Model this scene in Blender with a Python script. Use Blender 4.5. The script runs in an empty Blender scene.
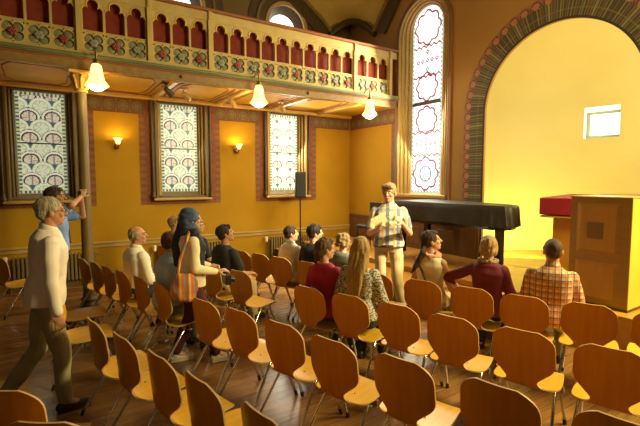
import bpy, bmesh, math, random
import numpy as np
from mathutils import Vector, Matrix, noise
random.seed(7)
S = bpy.context.scene
C = S.collection
PI = math.pi
def R(d): return math.radians(d)

# ------------------------------------------------------------------ camera, world, lights, exposure
cd = bpy.data.cameras.new('camera'); cam = bpy.data.objects.new('camera', cd); C.objects.link(cam)
cam.location = (0, 0, 1.9); cam.rotation_euler = (R(90 - 4.4), 0, R(57))
cd.sensor_width = 36; cd.lens = 427 / 640 * 36; cd.clip_start = .05
S.camera = cam
S.view_settings.view_transform = 'Standard'; S.view_settings.look = 'None'
S.view_settings.gamma = 1; S.view_settings.use_curve_mapping = False
S.view_settings.exposure = 0.0
W = bpy.data.worlds.new('world'); S.world = W; W.use_nodes = True
W.node_tree.nodes['Background'].inputs[0].default_value = (1.0, .80, .42, 1)
W.node_tree.nodes['Background'].inputs[1].default_value = .045

def light(name, kind, loc, energy, color, size=1, sizey=None, target=None, spot=60, blend=.5):
    l = bpy.data.lights.new(name, kind); l.energy = energy; l.color = color
    if kind == 'AREA':
        l.size = size
        if sizey: l.shape = 'RECTANGLE'; l.size_y = sizey
    else: l.shadow_soft_size = size
    if kind == 'SPOT': l.spot_size = R(spot); l.spot_blend = blend
    o = bpy.data.objects.new(name, l); C.objects.link(o); o.location = loc
    if target is not None:
        o.rotation_euler = (Vector(target) - Vector(loc)).to_track_quat('-Z', 'Y').to_euler()
    return o
# daylight through the tall windows on the right hand side of the hall
light('daylight_right', 'AREA', (.6, 6.2, 4.0), 380, (1, .86, .38), 1.6, 2.4, (-3.6, 3.0, -.6))
light('daylight_back', 'AREA', (3.0, -2.5, 5.2), 10, (1, .80, .50), 3, 3, (-4, 2, 1))
# added warm fill from overhead
light('overhead_fill', 'AREA', (-3.0, 4.8, 6.2), 55, (1, .80, .36), 1.6, 1.6, (-4.2, 4.2, 0))
# a patch of sun through a high window on the right
light('sunbeam', 'SPOT', (1.2, 6.2, 5.4), 6500, (1, .92, .60), .06, None, (-6.35, 3.1, 0), 12.5, .35)
bpy.data.lights['daylight_right'].spread = R(125)
# uplight behind the altar; apse_wash is an added unseen fill for the apse
light('apse_uplight', 'AREA', (-4.6, 7.35, .62), 34, (1, .88, .22), .9, .25, (-5.25, 8.2, 1.0))
light('apse_wash', 'AREA', (-2.25, 6.95, 3.0), 52, (1, .95, .64), .8, 1.2, (-4.3, 8.4, 3.3))

# ------------------------------------------------------------------ materials
def ramp_mat(name, c1, c2, scale=4, rough=.5, metal=0, spec=.5, stretch=(1, 1, 1), bump=0, detail=4, coat=0, sheen=0, bscale=None):
    m = bpy.data.materials.new(name); m.use_nodes = True
    nt = m.node_tree; b = nt.nodes['Principled BSDF']
    tc = nt.nodes.new('ShaderNodeTexCoord'); mp = nt.nodes.new('ShaderNodeMapping')
    mp.inputs['Scale'].default_value = stretch
    n = nt.nodes.new('ShaderNodeTexNoise'); n.inputs['Scale'].default_value = scale; n.inputs['Detail'].default_value = detail
    r = nt.nodes.new('ShaderNodeValToRGB')
    r.color_ramp.elements[0].position = .3; r.color_ramp.elements[1].position = .7
    r.color_ramp.elements[0].color = (*c1, 1); r.color_ramp.elements[1].color = (*c2, 1)
    L = nt.links.new
    L(tc.outputs['Object'], mp.inputs[0]); L(mp.outputs[0], n.inputs[0]); L(n.outputs[0], r.inputs[0]); L(r.outputs[0], b.inputs['Base Color'])
    b.inputs['Roughness'].default_value = rough; b.inputs['Metallic'].default_value = metal
    b.inputs['Specular IOR Level'].default_value = spec
    b.inputs['Coat Weight'].default_value = coat; b.inputs['Sheen Weight'].default_value = sheen
    if bump:
        bp = nt.nodes.new('ShaderNodeBump'); bp.inputs['Strength'].default_value = bump; bp.inputs['Distance'].default_value = .01
        if bscale:
            n2 = nt.nodes.new('ShaderNodeTexNoise'); n2.inputs['Scale'].default_value = bscale; L(mp.outputs[0], n2.inputs[0]); L(n2.outputs[0], bp.inputs['Height'])
        else: L(n.outputs[0], bp.inputs['Height'])
        L(bp.outputs[0], b.inputs['Normal'])
    return m
def flat(name, c, **k):
    return ramp_mat(name, tuple(x * .88 for x in c), tuple(min(1, x * 1.1) for x in c), **k)
def emit(name, c, s):
    m = bpy.data.materials.new(name); m.use_nodes = True; nt = m.node_tree
    b = nt.nodes['Principled BSDF']; b.inputs['Base Color'].default_value = (*c, 1)
    b.inputs['Emission Color'].default_value = (*c, 1); b.inputs['Emission Strength'].default_value = s
    return m
def attr_mat(name, rough=.6, emis=0):
    m = bpy.data.materials.new(name); m.use_nodes = True; nt = m.node_tree; b = nt.nodes['Principled BSDF']
    a = nt.nodes.new('ShaderNodeAttribute'); a.attribute_name = 'Col'
    n = nt.nodes.new('ShaderNodeTexNoise'); n.inputs['Scale'].default_value = 6
    tc = nt.nodes.new('ShaderNodeTexCoord'); nt.links.new(tc.outputs['Object'], n.inputs[0])
    if emis:
        b.inputs['Base Color'].default_value = (.02, .02, .02, 1)
        nt.links.new(a.outputs['Color'], b.inputs['Emission Color']); b.inputs['Emission Strength'].default_value = emis
    else:
        mx = nt.nodes.new('ShaderNodeMix'); mx.data_type = 'RGBA'; mx.blend_type = 'MULTIPLY'; mx.inputs[0].default_value = .2
        nt.links.new(a.outputs['Color'], mx.inputs[6]); nt.links.new(n.outputs[0], mx.inputs[7]); nt.links.new(mx.outputs[2], b.inputs['Base Color'])
    b.inputs['Roughness'].default_value = rough
    return m
def plaid_mat(name, base, bands, rough=.85):
    # bands: list of (axis, scale, width, phase, colour)
    m = bpy.data.materials.new(name); m.use_nodes = True; nt = m.node_tree; b = nt.nodes['Principled BSDF']; L = nt.links.new
    tc = nt.nodes.new('ShaderNodeTexCoord'); sp = nt.nodes.new('ShaderNodeSeparateXYZ'); L(tc.outputs['Object'], sp.inputs[0])
    cur = None
    for ax, sc, wd, ph, col, fac in bands:
        a = nt.nodes.new('ShaderNodeMath'); a.operation = 'MULTIPLY_ADD'; a.inputs[1].default_value = sc; a.inputs[2].default_value = ph + 50
        L(sp.outputs[ax], a.inputs[0])
        f = nt.nodes.new('ShaderNodeMath'); f.operation = 'FRACT'; L(a.outputs[0], f.inputs[0])
        g = nt.nodes.new('ShaderNodeMath'); g.operation = 'LESS_THAN'; g.inputs[1].default_value = wd; L(f.outputs[0], g.inputs[0])
        h = nt.nodes.new('ShaderNodeMath'); h.operation = 'MULTIPLY'; h.inputs[1].default_value = fac; L(g.outputs[0], h.inputs[0])
        mx = nt.nodes.new('ShaderNodeMix'); mx.data_type = 'RGBA'; L(h.outputs[0], mx.inputs[0])
        if cur is None: mx.inputs[6].default_value = (*base, 1)
        else: L(cur, mx.inputs[6])
        mx.inputs[7].default_value = (*col, 1); cur = mx.outputs[2]
    L(cur, b.inputs['Base Color']); b.inputs['Roughness'].default_value = rough
    return m
def plank_mat():
    m = bpy.data.materials.new('oak_floor'); m.use_nodes = True; nt = m.node_tree; b = nt.nodes['Principled BSDF']; L = nt.links.new
    tc = nt.nodes.new('ShaderNodeTexCoord'); mp = nt.nodes.new('ShaderNodeMapping'); mp.inputs['Rotation'].default_value = (0, 0, R(90))
    br = nt.nodes.new('ShaderNodeTexBrick'); br.inputs['Scale'].default_value = 1; br.inputs['Brick Width'].default_value = 1.6; br.inputs['Row Height'].default_value = .11
    br.inputs['Mortar Size'].default_value = .003; br.inputs['Color1'].default_value = (.30, .145, .045, 1); br.inputs['Color2'].default_value = (.20, .085, .024, 1); br.inputs['Mortar'].default_value = (.13, .055, .018, 1)
    L(tc.outputs['Object'], mp.inputs[0]); L(mp.outputs[0], br.inputs[0])
    mp2 = nt.nodes.new('ShaderNodeMapping'); mp2.inputs['Scale'].default_value = (14, 1.2, 1); n = nt.nodes.new('ShaderNodeTexNoise'); n.inputs['Scale'].default_value = 3; n.inputs['Detail'].default_value = 6
    L(tc.outputs['Object'], mp2.inputs[0]); L(mp2.outputs[0], n.inputs[0])
    mx = nt.nodes.new('ShaderNodeMix'); mx.data_type = 'RGBA'; mx.blend_type = 'OVERLAY'; mx.inputs[0].default_value = .6
    L(br.outputs[0], mx.inputs[6]); L(n.outputs[0], mx.inputs[7]); L(mx.outputs[2], b.inputs['Base Color'])
    mr = nt.nodes.new('ShaderNodeMapRange'); mr.inputs[3].default_value = .16; mr.inputs[4].default_value = .32; L(n.outputs[0], mr.inputs[0]); L(mr.outputs[0], b.inputs['Roughness'])
    bp = nt.nodes.new('ShaderNodeBump'); bp.inputs['Strength'].default_value = .25; bp.inputs['Distance'].default_value = .004; L(br.outputs[1], bp.inputs['Height']); bp.invert = True; L(bp.outputs[0], b.inputs['Normal'])
    return m
M = {}
M['floor'] = plank_mat()
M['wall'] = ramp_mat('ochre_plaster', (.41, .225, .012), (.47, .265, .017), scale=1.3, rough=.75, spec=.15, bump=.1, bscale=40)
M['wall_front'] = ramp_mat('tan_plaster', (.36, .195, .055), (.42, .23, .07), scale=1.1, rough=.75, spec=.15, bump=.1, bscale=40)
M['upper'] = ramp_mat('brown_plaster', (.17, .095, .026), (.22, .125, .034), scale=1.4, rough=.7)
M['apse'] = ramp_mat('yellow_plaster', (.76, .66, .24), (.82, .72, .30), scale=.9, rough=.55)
M['cream'] = ramp_mat('cream_gilded_paint', (.52, .37, .115), (.62, .45, .15), scale=5, rough=.5)
M['gold'] = ramp_mat('gold_paint', (.60, .38, .08), (.74, .49, .12), scale=6, rough=.4)
M['soffit'] = ramp_mat('painted_soffit', (.58, .34, .035), (.68, .43, .06), scale=2.5, rough=.65, spec=.15)
M['fascia'] = ramp_mat('fascia_paint', (.22, .125, .03), (.32, .19, .05), scale=14, rough=.5)
M['green'] = flat('olive_green_paint', (.17, .19, .085), scale=8)
M['maroon'] = ramp_mat('maroon_cloth', (.20, .022, .010), (.26, .035, .014), scale=9, rough=.85)
M['railred'] = flat('red_brown_paint', (.32, .10, .035), scale=5)
M['greypaint'] = flat('grey_green_paint', (.25, .245, .14), scale=20)
M['redflower'] = flat('red_flower_paint', (.30, .04, .025), scale=8)
M['whiteflower'] = flat('pale_flower_paint', (.27, .28, .21), scale=30)
M['darkwood'] = ramp_mat('dark_brown_wood', (.065, .036, .012), (.11, .06, .018), scale=3, stretch=(6, 6, 1), rough=.45)
M['olivewood'] = ramp_mat('olive_brown_wood', (.15, .095, .028), (.20, .13, .04), scale=3, stretch=(6, 6, 1), rough=.45)
M['goldwood'] = ramp_mat('golden_wood', (.42, .27, .08), (.54, .36, .12), scale=3, rough=.4)
M['stencilred'] = ramp_mat('red_stencil_band', (.17, .045, .018), (.26, .085, .03), scale=16, rough=.7)
M['wainscot'] = ramp_mat('wainscot_wood', (.13, .058, .018), (.18, .085, .027), scale=3, stretch=(5, 5, 1), rough=.45)
M['platform'] = ramp_mat('platform_carpet_wood', (.50, .24, .04), (.58, .29, .055), scale=3, stretch=(5, 1, 1), rough=.26)
M['riser'] = ramp_mat('riser_wood', (.10, .06, .02), (.14, .085, .03), scale=3, rough=.6)
M['stone'] = ramp_mat('pale_stone', (.66, .55, .33), (.76, .64, .42), scale=5, rough=.35)
M['ply'] = ramp_mat('honey_plywood', (.50, .185, .010), (.62, .25, .018), scale=2.2, stretch=(9, 1, 1), rough=.4, spec=.3)
M['plylit'] = ramp_mat('lit_honey_plywood', (.56, .29, .025), (.66, .37, .04), scale=2.2, stretch=(9, 1, 1), rough=.34, spec=.3)  # same plywood made lighter on seat-side faces, light on the seats put into colour
M['plyedge'] = flat('pale_plywood_edge', (.55, .33, .13), scale=60)
M['chrome'] = ramp_mat('chrome', (.62, .6, .55), (.7, .68, .62), scale=3, metal=1, rough=.18)
M['cap'] = flat('black_plastic', (.015, .014, .013), rough=.5)
M['brass'] = ramp_mat('aged_brass', (.20, .11, .035), (.30, .17, .05), scale=8, metal=.8, rough=.35)
M['iron'] = flat('dark_iron', (.05, .04, .028), rough=.5)
M['radiator'] = flat('radiator_paint', (.20, .14, .05), rough=.4)
M['shade'] = emit('glowing_glass_shade', (1.0, .72, .26), 1.9)
M['shaderim'] = emit('glowing_glass_rim', (1.0, .60, .16), 1.3)
M['shadehot'] = emit('glowing_glass_core', (1.0, .9, .6), 6)
M['pianocover'] = ramp_mat('quilted_dark_cover', (.022, .019, .015), (.04, .034, .026), scale=6, rough=.42, bump=.4)
M['pianowood'] = flat('black_lacquer', (.012, .010, .009), rough=.12)
M['redcloth'] = ramp_mat('crimson_velvet', (.26, .008, .018), (.34, .014, .026), scale=5, rough=.5)
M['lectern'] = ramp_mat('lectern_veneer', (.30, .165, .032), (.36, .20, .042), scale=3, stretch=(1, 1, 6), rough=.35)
M['lecterninlay'] = ramp_mat('lectern_inlay', (.42, .22, .03), (.48, .26, .04), scale=3, stretch=(6, 1, 1), rough=.35)
M['lecterndark'] = ramp_mat('lectern_dark_inlay', (.17, .10, .025), (.22, .13, .032), scale=3, rough=.35)
M['lecternlit'] = ramp_mat('lectern_lit_veneer', (.60, .47, .05), (.68, .54, .07), scale=1.5, rough=.35)  # lectern veneer brightened for the right face, its yellow light put into the colour
M['altarwood'] = ramp_mat('altar_orange_wood', (.55, .24, .022), (.62, .28, .03), scale=2, stretch=(6, 6, 1), rough=.35)
M['glass_attr'] = {}
M['paint_attr'] = attr_mat('stencil_painting', .65)
def glassm(e):
    if e not in M['glass_attr']: M['glass_attr'][e] = attr_mat('stained_glass_daylight', .3, e)
    return M['glass_attr'][e]
def skinm(c): return ramp_mat('skin', tuple(x * .9 for x in c), c, scale=9, rough=.5, spec=.35)
M['skin_fair'] = skinm((.60, .33, .20)); M['skin_tan'] = skinm((.50, .25, .13)); M['skin_ruddy'] = skinm((.58, .26, .15))
M['eyewhite'] = flat('eye_white', (.7, .66, .6)); M['iris'] = flat('eye_iris', (.04, .025, .015), rough=.2)
def hairm(n, a, b): return ramp_mat(n, a, b, scale=26, stretch=(5, 5, .7), rough=.55, spec=.25, bump=.9)
M['h_black'] = hairm('black_hair', (.012, .008, .006), (.035, .022, .014))
M['h_brown'] = hairm('brown_hair', (.06, .028, .012), (.13, .065, .028))
M['h_dark'] = hairm('dark_brown_hair', (.025, .013, .007), (.07, .036, .018))
M['h_blond'] = hairm('honey_blond_hair', (.24, .13, .045), (.46, .29, .12))
M['h_grey'] = hairm('silver_grey_hair', (.24, .19, .12), (.50, .42, .29))
M['h_short_blond'] = hairm('dark_blond_hair', (.15, .085, .035), (.36, .23, .10))
M['h_crop'] = hairm('cropped_brown_hair', (.055, .028, .013), (.11, .06, .028))
def cloth(n, c, **k): return ramp_mat(n, tuple(x * .85 for x in c), tuple(min(1, x * 1.08) for x in c), scale=k.pop('scale', 5), rough=k.pop('rough', .85),  bump=k.pop('bump', .15), **k)
M['c_pinkwhite'] = cloth('pale_pink_striped_cotton', (.92, .78, .68)); M['c_white'] = cloth('white_cotton', (.88, .78, .64))
M['c_blue'] = cloth('sky_blue_cotton', (.20, .34, .72)); M['c_paleblue'] = cloth('pale_blue_cotton', (.40, .48, .60))
M['c_black'] = cloth('black_jersey', (.016, .014, .012)); M['c_khaki'] = cloth('khaki_cotton', (.36, .30, .15))
M['c_beige'] = cloth('beige_cotton', (.50, .36, .18)); M['c_navy'] = cloth('dark_trousers', (.022, .02, .02))
M['c_cream'] = cloth('cream_knit', (.82, .70, .48)); M['c_wine'] = cloth('wine_trousers', (.075, .008, .018))
M['c_magenta'] = cloth('magenta_jersey', (.36, .012, .05)); M['c_plum'] = cloth('plum_knit', (.15, .016, .034))
M['c_jeans'] = cloth('slate_denim', (.05, .055, .065)); M['c_grey'] = cloth('grey_cotton', (.16, .15, .13))
M['c_scarf'] = ramp_mat('teal_violet_scarf', (.014, .012, .022), (.04, .035, .06), scale=16, rough=.8, stretch=(1, 1, 2.4), bump=.5)
M['c_teal'] = ramp_mat('teal_scarf', (.02, .035, .085), (.07, .11, .20), scale=14, rough=.8, bump=.4)
M['c_pinkscarf'] = ramp_mat('coral_pink_scarf', (.55, .20, .13), (.72, .34, .22), scale=22, rough=.9, bump=.5)
M['c_bead'] = ramp_mat('brown_print_scarf', (.16, .09, .05), (.42, .30, .18), scale=55, rough=.7, bump=.4)
M['leather'] = flat('brown_leather', (.06, .025, .012), rough=.45); M['shoe'] = flat('dark_leather_shoe', (.035, .017, .010), rough=.35)
M['whiteshoe'] = flat('white_canvas', (.6, .52, .42)); M['paper'] = flat('yellowish_paper', (.85, .84, .42), scale=3)
M['cam'] = flat('camera_black', (.012, .012, .012), rough=.3)
def pattern_knit():
    m = ramp_mat('grey_patterned_knit', (.04, .035, .03), (.50, .46, .38), scale=60, rough=.9, stretch=(.8, .8, 1.6), detail=2)
    for n in m.node_tree.nodes:
        if n.type == 'VALTORGB': n.color_ramp.elements[0].position = .42; n.color_ramp.elements[1].position = .56
    return m
M['c_pattern'] = pattern_knit()
M['c_plaid_red'] = plaid_mat('red_cream_plaid', (.66, .50, .30), [(0, 19, .42, 0, (.52, .10, .04), .65), (2, 17, .42, .1, (.52, .10, .04), .65), (0, 19, .13, .62, (.03, .04, .05), .85), (2, 17, .14, .70, (.03, .04, .05), .85), (0, 19, .08, .84, (.62, .45, .10), .8)])
M['c_plaid_blue'] = plaid_mat('blue_yellow_plaid', (.50, .45, .33), [(0, 7, .34, .05, (.06, .10, .18), .85), (2, 8, .32, .1, (.10, .14, .20), .65), (0, 7, .16, .58, (.60, .38, .05), .85), (2, 8, .10, .66, (.55, .36, .08), .5), (0, 7, .06, .84, (.3, .06, .03), .6)])
M['c_bag'] = plaid_mat('striped_woven_bag', (.55, .15, .03), [(0, 11, .30, .0, (.10, .20, .24), 1), (0, 11, .18, .55, (.60, .45, .12), 1), (0, 11, .12, .8, (.42, .03, .03), 1)])

# ------------------------------------------------------------------ mesh helpers
class MB:
    def __init__(s): s.v = []; s.f = []; s.m = []
    def add(s, vs, fs, mi=0):
        o = len(s.v); s.v += [tuple(v) for v in vs]; s.f += [tuple(i + o for i in f) for f in fs]; s.m += [mi] * len(fs); return s
    def box(s, a, b, mi=0, rot=None, origin=None, bev=0):
        x0, y0, z0 = a; x1, y1, z1 = b
        if bev:
            d = bev; vs = []
            for z, k in ((z0, d), (z0 + d, 0), (z1 - d, 0), (z1, d)):
                vs += [(x0 + k, y0 + k, z), (x1 - k, y0 + k, z), (x1 - k, y1 - k, z), (x0 + k, y1 - k, z)]
            fs = [(3, 2, 1, 0), (12, 13, 14, 15)]
            for l in range(3):
                for i in range(4): j = (i + 1) % 4; fs.append((l * 4 + i, l * 4 + j, l * 4 + 4 + j, l * 4 + 4 + i))
        else:
            vs = [(x0, y0, z0), (x1, y0, z0), (x1, y1, z0), (x0, y1, z0), (x0, y0, z1), (x1, y0, z1), (x1, y1, z1), (x0, y1, z1)]
            fs = [(3, 2, 1, 0), (4, 5, 6, 7), (0, 1, 5, 4), (1, 2, 6, 5), (2, 3, 7, 6), (3, 0, 4, 7)]
        if rot is not None:
            og = Vector(origin or (0, 0, 0)); vs = [og + rot @ (Vector(v) - og) for v in vs]
        return s.add(vs, fs, mi)
    def rings(s, rr, mi=0, cap=True, closed=False):
        n = len(rr[0]); vs = [p for r in rr for p in r]; fs = []
        m = len(rr)
        for i in range(m - 1 + (1 if closed else 0)):
            for j in range(n): k = (j + 1) % n; a = (i % m) * n; b = ((i + 1) % m) * n; fs.append((a + j, a + k, b + k, b + j))
        if cap and not closed: fs.append(tuple(reversed(range(n)))); fs.append(tuple(range((m - 1) * n, m * n)))
        return s.add(vs, fs, mi)
    def tube(s, path, r, n=10, mi=0):
        path = [Vector(p) for p in path]; rr = []; rs = r if isinstance(r, (list, tuple)) else [r] * len(path)
        ref = None
        for i, p in enumerate(path):
            t = (path[min(i + 1, len(path) - 1)] - path[max(i - 1, 0)]).normalized()
            if ref is None: ref = t.orthogonal().normalized()
            ref = (ref - t * ref.dot(t)).normalized(); b = t.cross(ref)
            rr.append([p + (ref * math.cos(2 * PI * k / n) + b * math.sin(2 * PI * k / n)) * rs[i] for k in range(n)])
        return s.rings(rr, mi)
    def capsule(s, a, b, ra, rb, n=14, mi=0):
        a = Vector(a); b = Vector(b); t = (b - a); L = max(t.length, 1e-5); t = t / L
        u = t.orthogonal().normalized(); w = t.cross(u); rr = []
        for ang in (-85, -60, -35, -10): rr.append((a + t * ra * math.sin(R(ang)), ra * math.cos(R(ang))))
        for ang in (10, 35, 60, 85): rr.append((b + t * rb * math.sin(R(ang)), rb * math.cos(R(ang))))
        return s.rings([[c + (u * math.cos(2 * PI * k / n) + w * math.sin(2 * PI * k / n)) * r for k in range(n)] for c, r in rr], mi)
    def ell(s, c, r, Rm=None, n=16, m=10, mi=0):
        c = Vector(c); rr = []
        for i in range(m):
            th = -PI / 2 + PI * (i + .5) / m; ring = []
            for k in range(n):
                v = Vector((r[0] * math.cos(th) * math.cos(2 * PI * k / n), r[1] * math.cos(th) * math.sin(2 * PI * k / n), r[2] * math.sin(th)))
                ring.append(c + (Rm @ v if Rm is not None else v))
            rr.append(ring)
        return s.rings(rr, mi)
    def lathe(s, prof, n=24, c=(0, 0, 0), mi=0, cap=True):
        return s.rings([[(c[0] + r * math.cos(2 * PI * k / n), c[1] + r * math.sin(2 * PI * k / n), c[2] + z) for k in range(n)] for r, z in prof], mi, cap)
    def prism(s, poly, fn, d0, d1, mi=0):
        n = len(poly); vs = [fn(p[0], p[1], d0) for p in poly] + [fn(p[0], p[1], d1) for p in poly]
        fs = [tuple(reversed(range(n))), tuple(range(n, 2 * n))] + [(i, (i + 1) % n, n + (i + 1) % n, n + i) for i in range(n)]
        return s.add(vs, fs, mi)
    def build(s, name, mats, parent=None, smooth=False, bevel=0):
        me = bpy.data.meshes.new(name); me.from_pydata(s.v, [], s.f)
        if not isinstance(mats, (list, tuple)): mats = [mats]
        for m in mats: me.materials.append(m)
        me.polygons.foreach_set('material_index', s.m)
        bm = bmesh.new(); bm.from_mesh(me); bmesh.ops.recalc_face_normals(bm, faces=bm.faces); bm.to_mesh(me); bm.free()
        if smooth:
            me.polygons.foreach_set('use_smooth', [True] * len(me.polygons)); me.set_sharp_from_angle(angle=R(42))
        o = bpy.data.objects.new(name, me); C.objects.link(o); o.parent = parent
        if bevel:
            b = o.modifiers.new('bevel', 'BEVEL'); b.width = bevel; b.segments = 2; b.limit_method = 'ANGLE'
        return o
def empty(name, loc=(0, 0, 0), rz=0):
    o = bpy.data.objects.new(name, None); C.objects.link(o); o.location = loc; o.rotation_euler = (0, 0, rz); o.empty_display_size = .1; return o
def tag(o, label=None, cat=None, group=None, kind=None):
    if label: o['label'] = label
    if cat: o['category'] = cat
    if group: o['group'] = group
    if kind: o['kind'] = kind
    return o
def struct(o, label, cat): return tag(o, label, cat, kind='structure')
def copy_tree(o, parent=None):
    c = o.copy(); C.objects.link(c); c.parent = parent
    for ch in list(o.children): copy_tree(ch, c)
    return c
def holed(name, outer, holes, depth, mat, fn, parent=None):
    """flat panel (outline + holes in 2D) extruded by depth; fn maps (u,v,d)->xyz"""
    cu = bpy.data.curves.new('t', 'CURVE'); cu.dimensions = '2D'; cu.fill_mode = 'BOTH'; cu.extrude = depth / 2
    for poly in [outer] + holes:
        sp = cu.splines.new('POLY'); sp.points.add(len(poly) - 1); sp.use_cyclic_u = True
        for i, p in enumerate(poly): sp.points[i].co = (p[0], p[1], 0, 1)
    to = bpy.data.objects.new('t', cu); me0 = bpy.data.meshes.new_from_object(to)
    me0.transform(Matrix.Translation((0, 0, depth / 2)))
    vs = [fn(v.co.x, v.co.y, v.co.z) for v in me0.vertices]; fs = [tuple(p.vertices) for p in me0.polygons]
    bpy.data.objects.remove(to); bpy.data.curves.remove(cu); bpy.data.meshes.remove(me0)
    mb = MB(); mb.add(vs, fs); return mb.build(name, mat, parent)
def painted(name, nu, nv, pos, col, parent=None, mat=None):
    """grid mesh with a per-face painted colour attribute; pos(u,v)->xyz, col(u,v)->rgb with u,v in 0..1"""
    vs = [pos(i / nu, j / nv) for j in range(nv + 1) for i in range(nu + 1)]
    fs = [(j * (nu + 1) + i, j * (nu + 1) + i + 1, (j + 1) * (nu + 1) + i + 1, (j + 1) * (nu + 1) + i) for j in range(nv) for i in range(nu)]
    me = bpy.data.meshes.new(name); me.from_pydata(vs, [], fs)
    a = me.color_attributes.new('Col', 'FLOAT_COLOR', 'CORNER')
    cols = np.ones((nu * nv * 4, 4), dtype=np.float32); k = 0
    for j in range(nv):
        for i in range(nu):
            cols[k:k + 4, :3] = col((i + .5) / nu, (j + .5) / nv); k += 4
    a.data.foreach_set('color', cols.ravel()); me.materials.append(mat or M['paint_attr'])
    o = bpy.data.objects.new(name, me); C.objects.link(o); o.parent = parent; return o

# ------------------------------------------------------------------ room shell
XL = -8.84; YF = 6.66
HT = 7.6
struct(MB().box((-9.2, -4.5, -.1), (3.4, 9.6, 0)).build('floor', M['floor']), 'glossy brown wooden plank floor of the hall', 'floor')
# left wall with holes
fnL = lambda u, v, d: (XL - d, u, v)
WY = [0.03, 2.40, 4.82]
def rect(y0, y1, z0, z1): return [(y0, z0), (y1, z0), (y1, z1), (y0, z1)]
def arched(y0, y1, z0, zs, n=20):
    c = (y0 + y1) / 2; r = (y1 - y0) / 2
    return [(y0, z0), (y1, z0)] + [(c + r * math.cos(PI * k / n), zs + r * math.sin(PI * k / n)) for k in range(n + 1)]
lo = [rect(y - .48, y + .48, 1.55, 3.46) for y in WY]
hi = [arched(y - .46, y + .46, 4.2, 5.38) for y in WY]
wl = holed('wall_left', rect(-4.5, 6.9, 0, 3.70), lo, .3, M['wall'], fnL); struct(wl, 'long ochre wall under the gallery with three stained glass windows', 'wall')
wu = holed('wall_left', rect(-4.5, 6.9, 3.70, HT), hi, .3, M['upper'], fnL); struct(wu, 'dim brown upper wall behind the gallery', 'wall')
# front wall
fnF = lambda u, v, d: (u, YF + d, v)
AX, AZ, AR = -3.655, 3.09, 1.215
def arch_open(r, n=40): return [(AX - r, .45), (AX + r, .45)] + [(AX + r * math.cos(PI * k / n), AZ + r * math.sin(PI * k / n)) for k in range(n + 1)]
TWO = arched(-7.08, -5.70, 1.56, 4.92)
wf = holed('wall_front', rect(XL, 3.2, 0, HT), [arch_open(AR), TWO], .05, M['wall_front'], fnF); struct(wf, 'tan front wall with the tall arched window and the apse arch', 'wall')
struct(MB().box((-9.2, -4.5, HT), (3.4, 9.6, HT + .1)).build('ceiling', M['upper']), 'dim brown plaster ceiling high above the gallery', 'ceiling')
# plaster return under the gallery keeps the ochre colour to the left of the tall window
mb = MB().box((XL, YF - .006, 0), (-7.16, YF, 3.5)); struct(mb.build('wall_front', M['wall']), 'ochre end wall beneath the gallery beside the tall window', 'wall')

# stone/wood platform steps (dais)
def platform(name, x0, x1, y0, y1, z0, z1, top, side):
    mb = MB().box((x0, y0, z0), (x1, y1, z1 - .03), 0).box((x0 - .0, y0 - .03, z1 - .03), (x1 + .03, y1, z1), 1, bev=.006); return mb.build(name, [side, top])
struct(platform('trim_1', XL, -2.5, 4.43, 5.2, 0, .35, M['platform'], M['riser']), 'lower orange wooden platform step in front of the piano', 'step')
struct(platform('trim_2', XL, 1.5, 5.16, YF - .01, 0, .45, M['platform'], M['platform']), 'pale upper dais carrying the piano and the lectern', 'dais')

# apse: cylinder wall, floor and half dome
RA = 1.95; AYC = 7.1
mb = MB(); n = 128; zs = [.45 + i * (3.4 - .45) / 30 for i in range(31)]
prof = [(RA, z) for z in zs] + [(RA * math.cos(t), 3.4 + 1.6 * math.sin(t)) for t in [PI / 2 * k / 10 for k in range(1, 11)]]
NY = AYC + math.sqrt(RA**2 - .27**2)
vs = []; fs = []
angs = [-10.5 + 201 * k / n for k in range(n + 1)]
for r, z in prof:
    for a in angs: vs.append((AX + r * math.cos(R(a)), AYC + r * math.sin(R(a)), z))
# niche cell: columns between angles near x=-3.93 ; heights 2.70-3.38
for j in range(len(prof) - 1):
    for i in range(n):
        a = j * (n + 1) + i; fs.append((a, a + 1, a + n + 2, a + n + 1))
NA = 99.6; NH = 8.5  # niche centre angle and half angle
ka = [i for i in range(n) if abs((angs[i] + angs[i + 1]) / 2 - NA) < NH]
kz = [j for j in range(30) if 2.70 < (zs[j] + zs[j + 1]) / 2 < 3.30]
a0, a1 = angs[ka[0]], angs[ka[-1] + 1]; z0n, z1n = zs[kz[0]], zs[kz[-1] + 1]
fs2 = [f for q, f in enumerate(fs) if not ((q % n) in ka and (q // n) in kz)]
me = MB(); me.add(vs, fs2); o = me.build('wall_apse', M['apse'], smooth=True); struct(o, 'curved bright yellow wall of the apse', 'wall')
mb = MB(); c0 = [(AX, AYC, .45)] ; pts = [(AX + RA * math.cos(R(a)), AYC + RA * math.sin(R(a)), .45) for a in angs]
mb.add(c0 + pts, [(0, i + 1, i + 2) for i in range(n)]); mb.box((AX - RA, YF - .02, .40), (AX + RA, AYC + .2, .4495))
struct(mb.build('trim_3', M['platform']), 'orange wooden floor inside the apse', 'floor')
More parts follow.
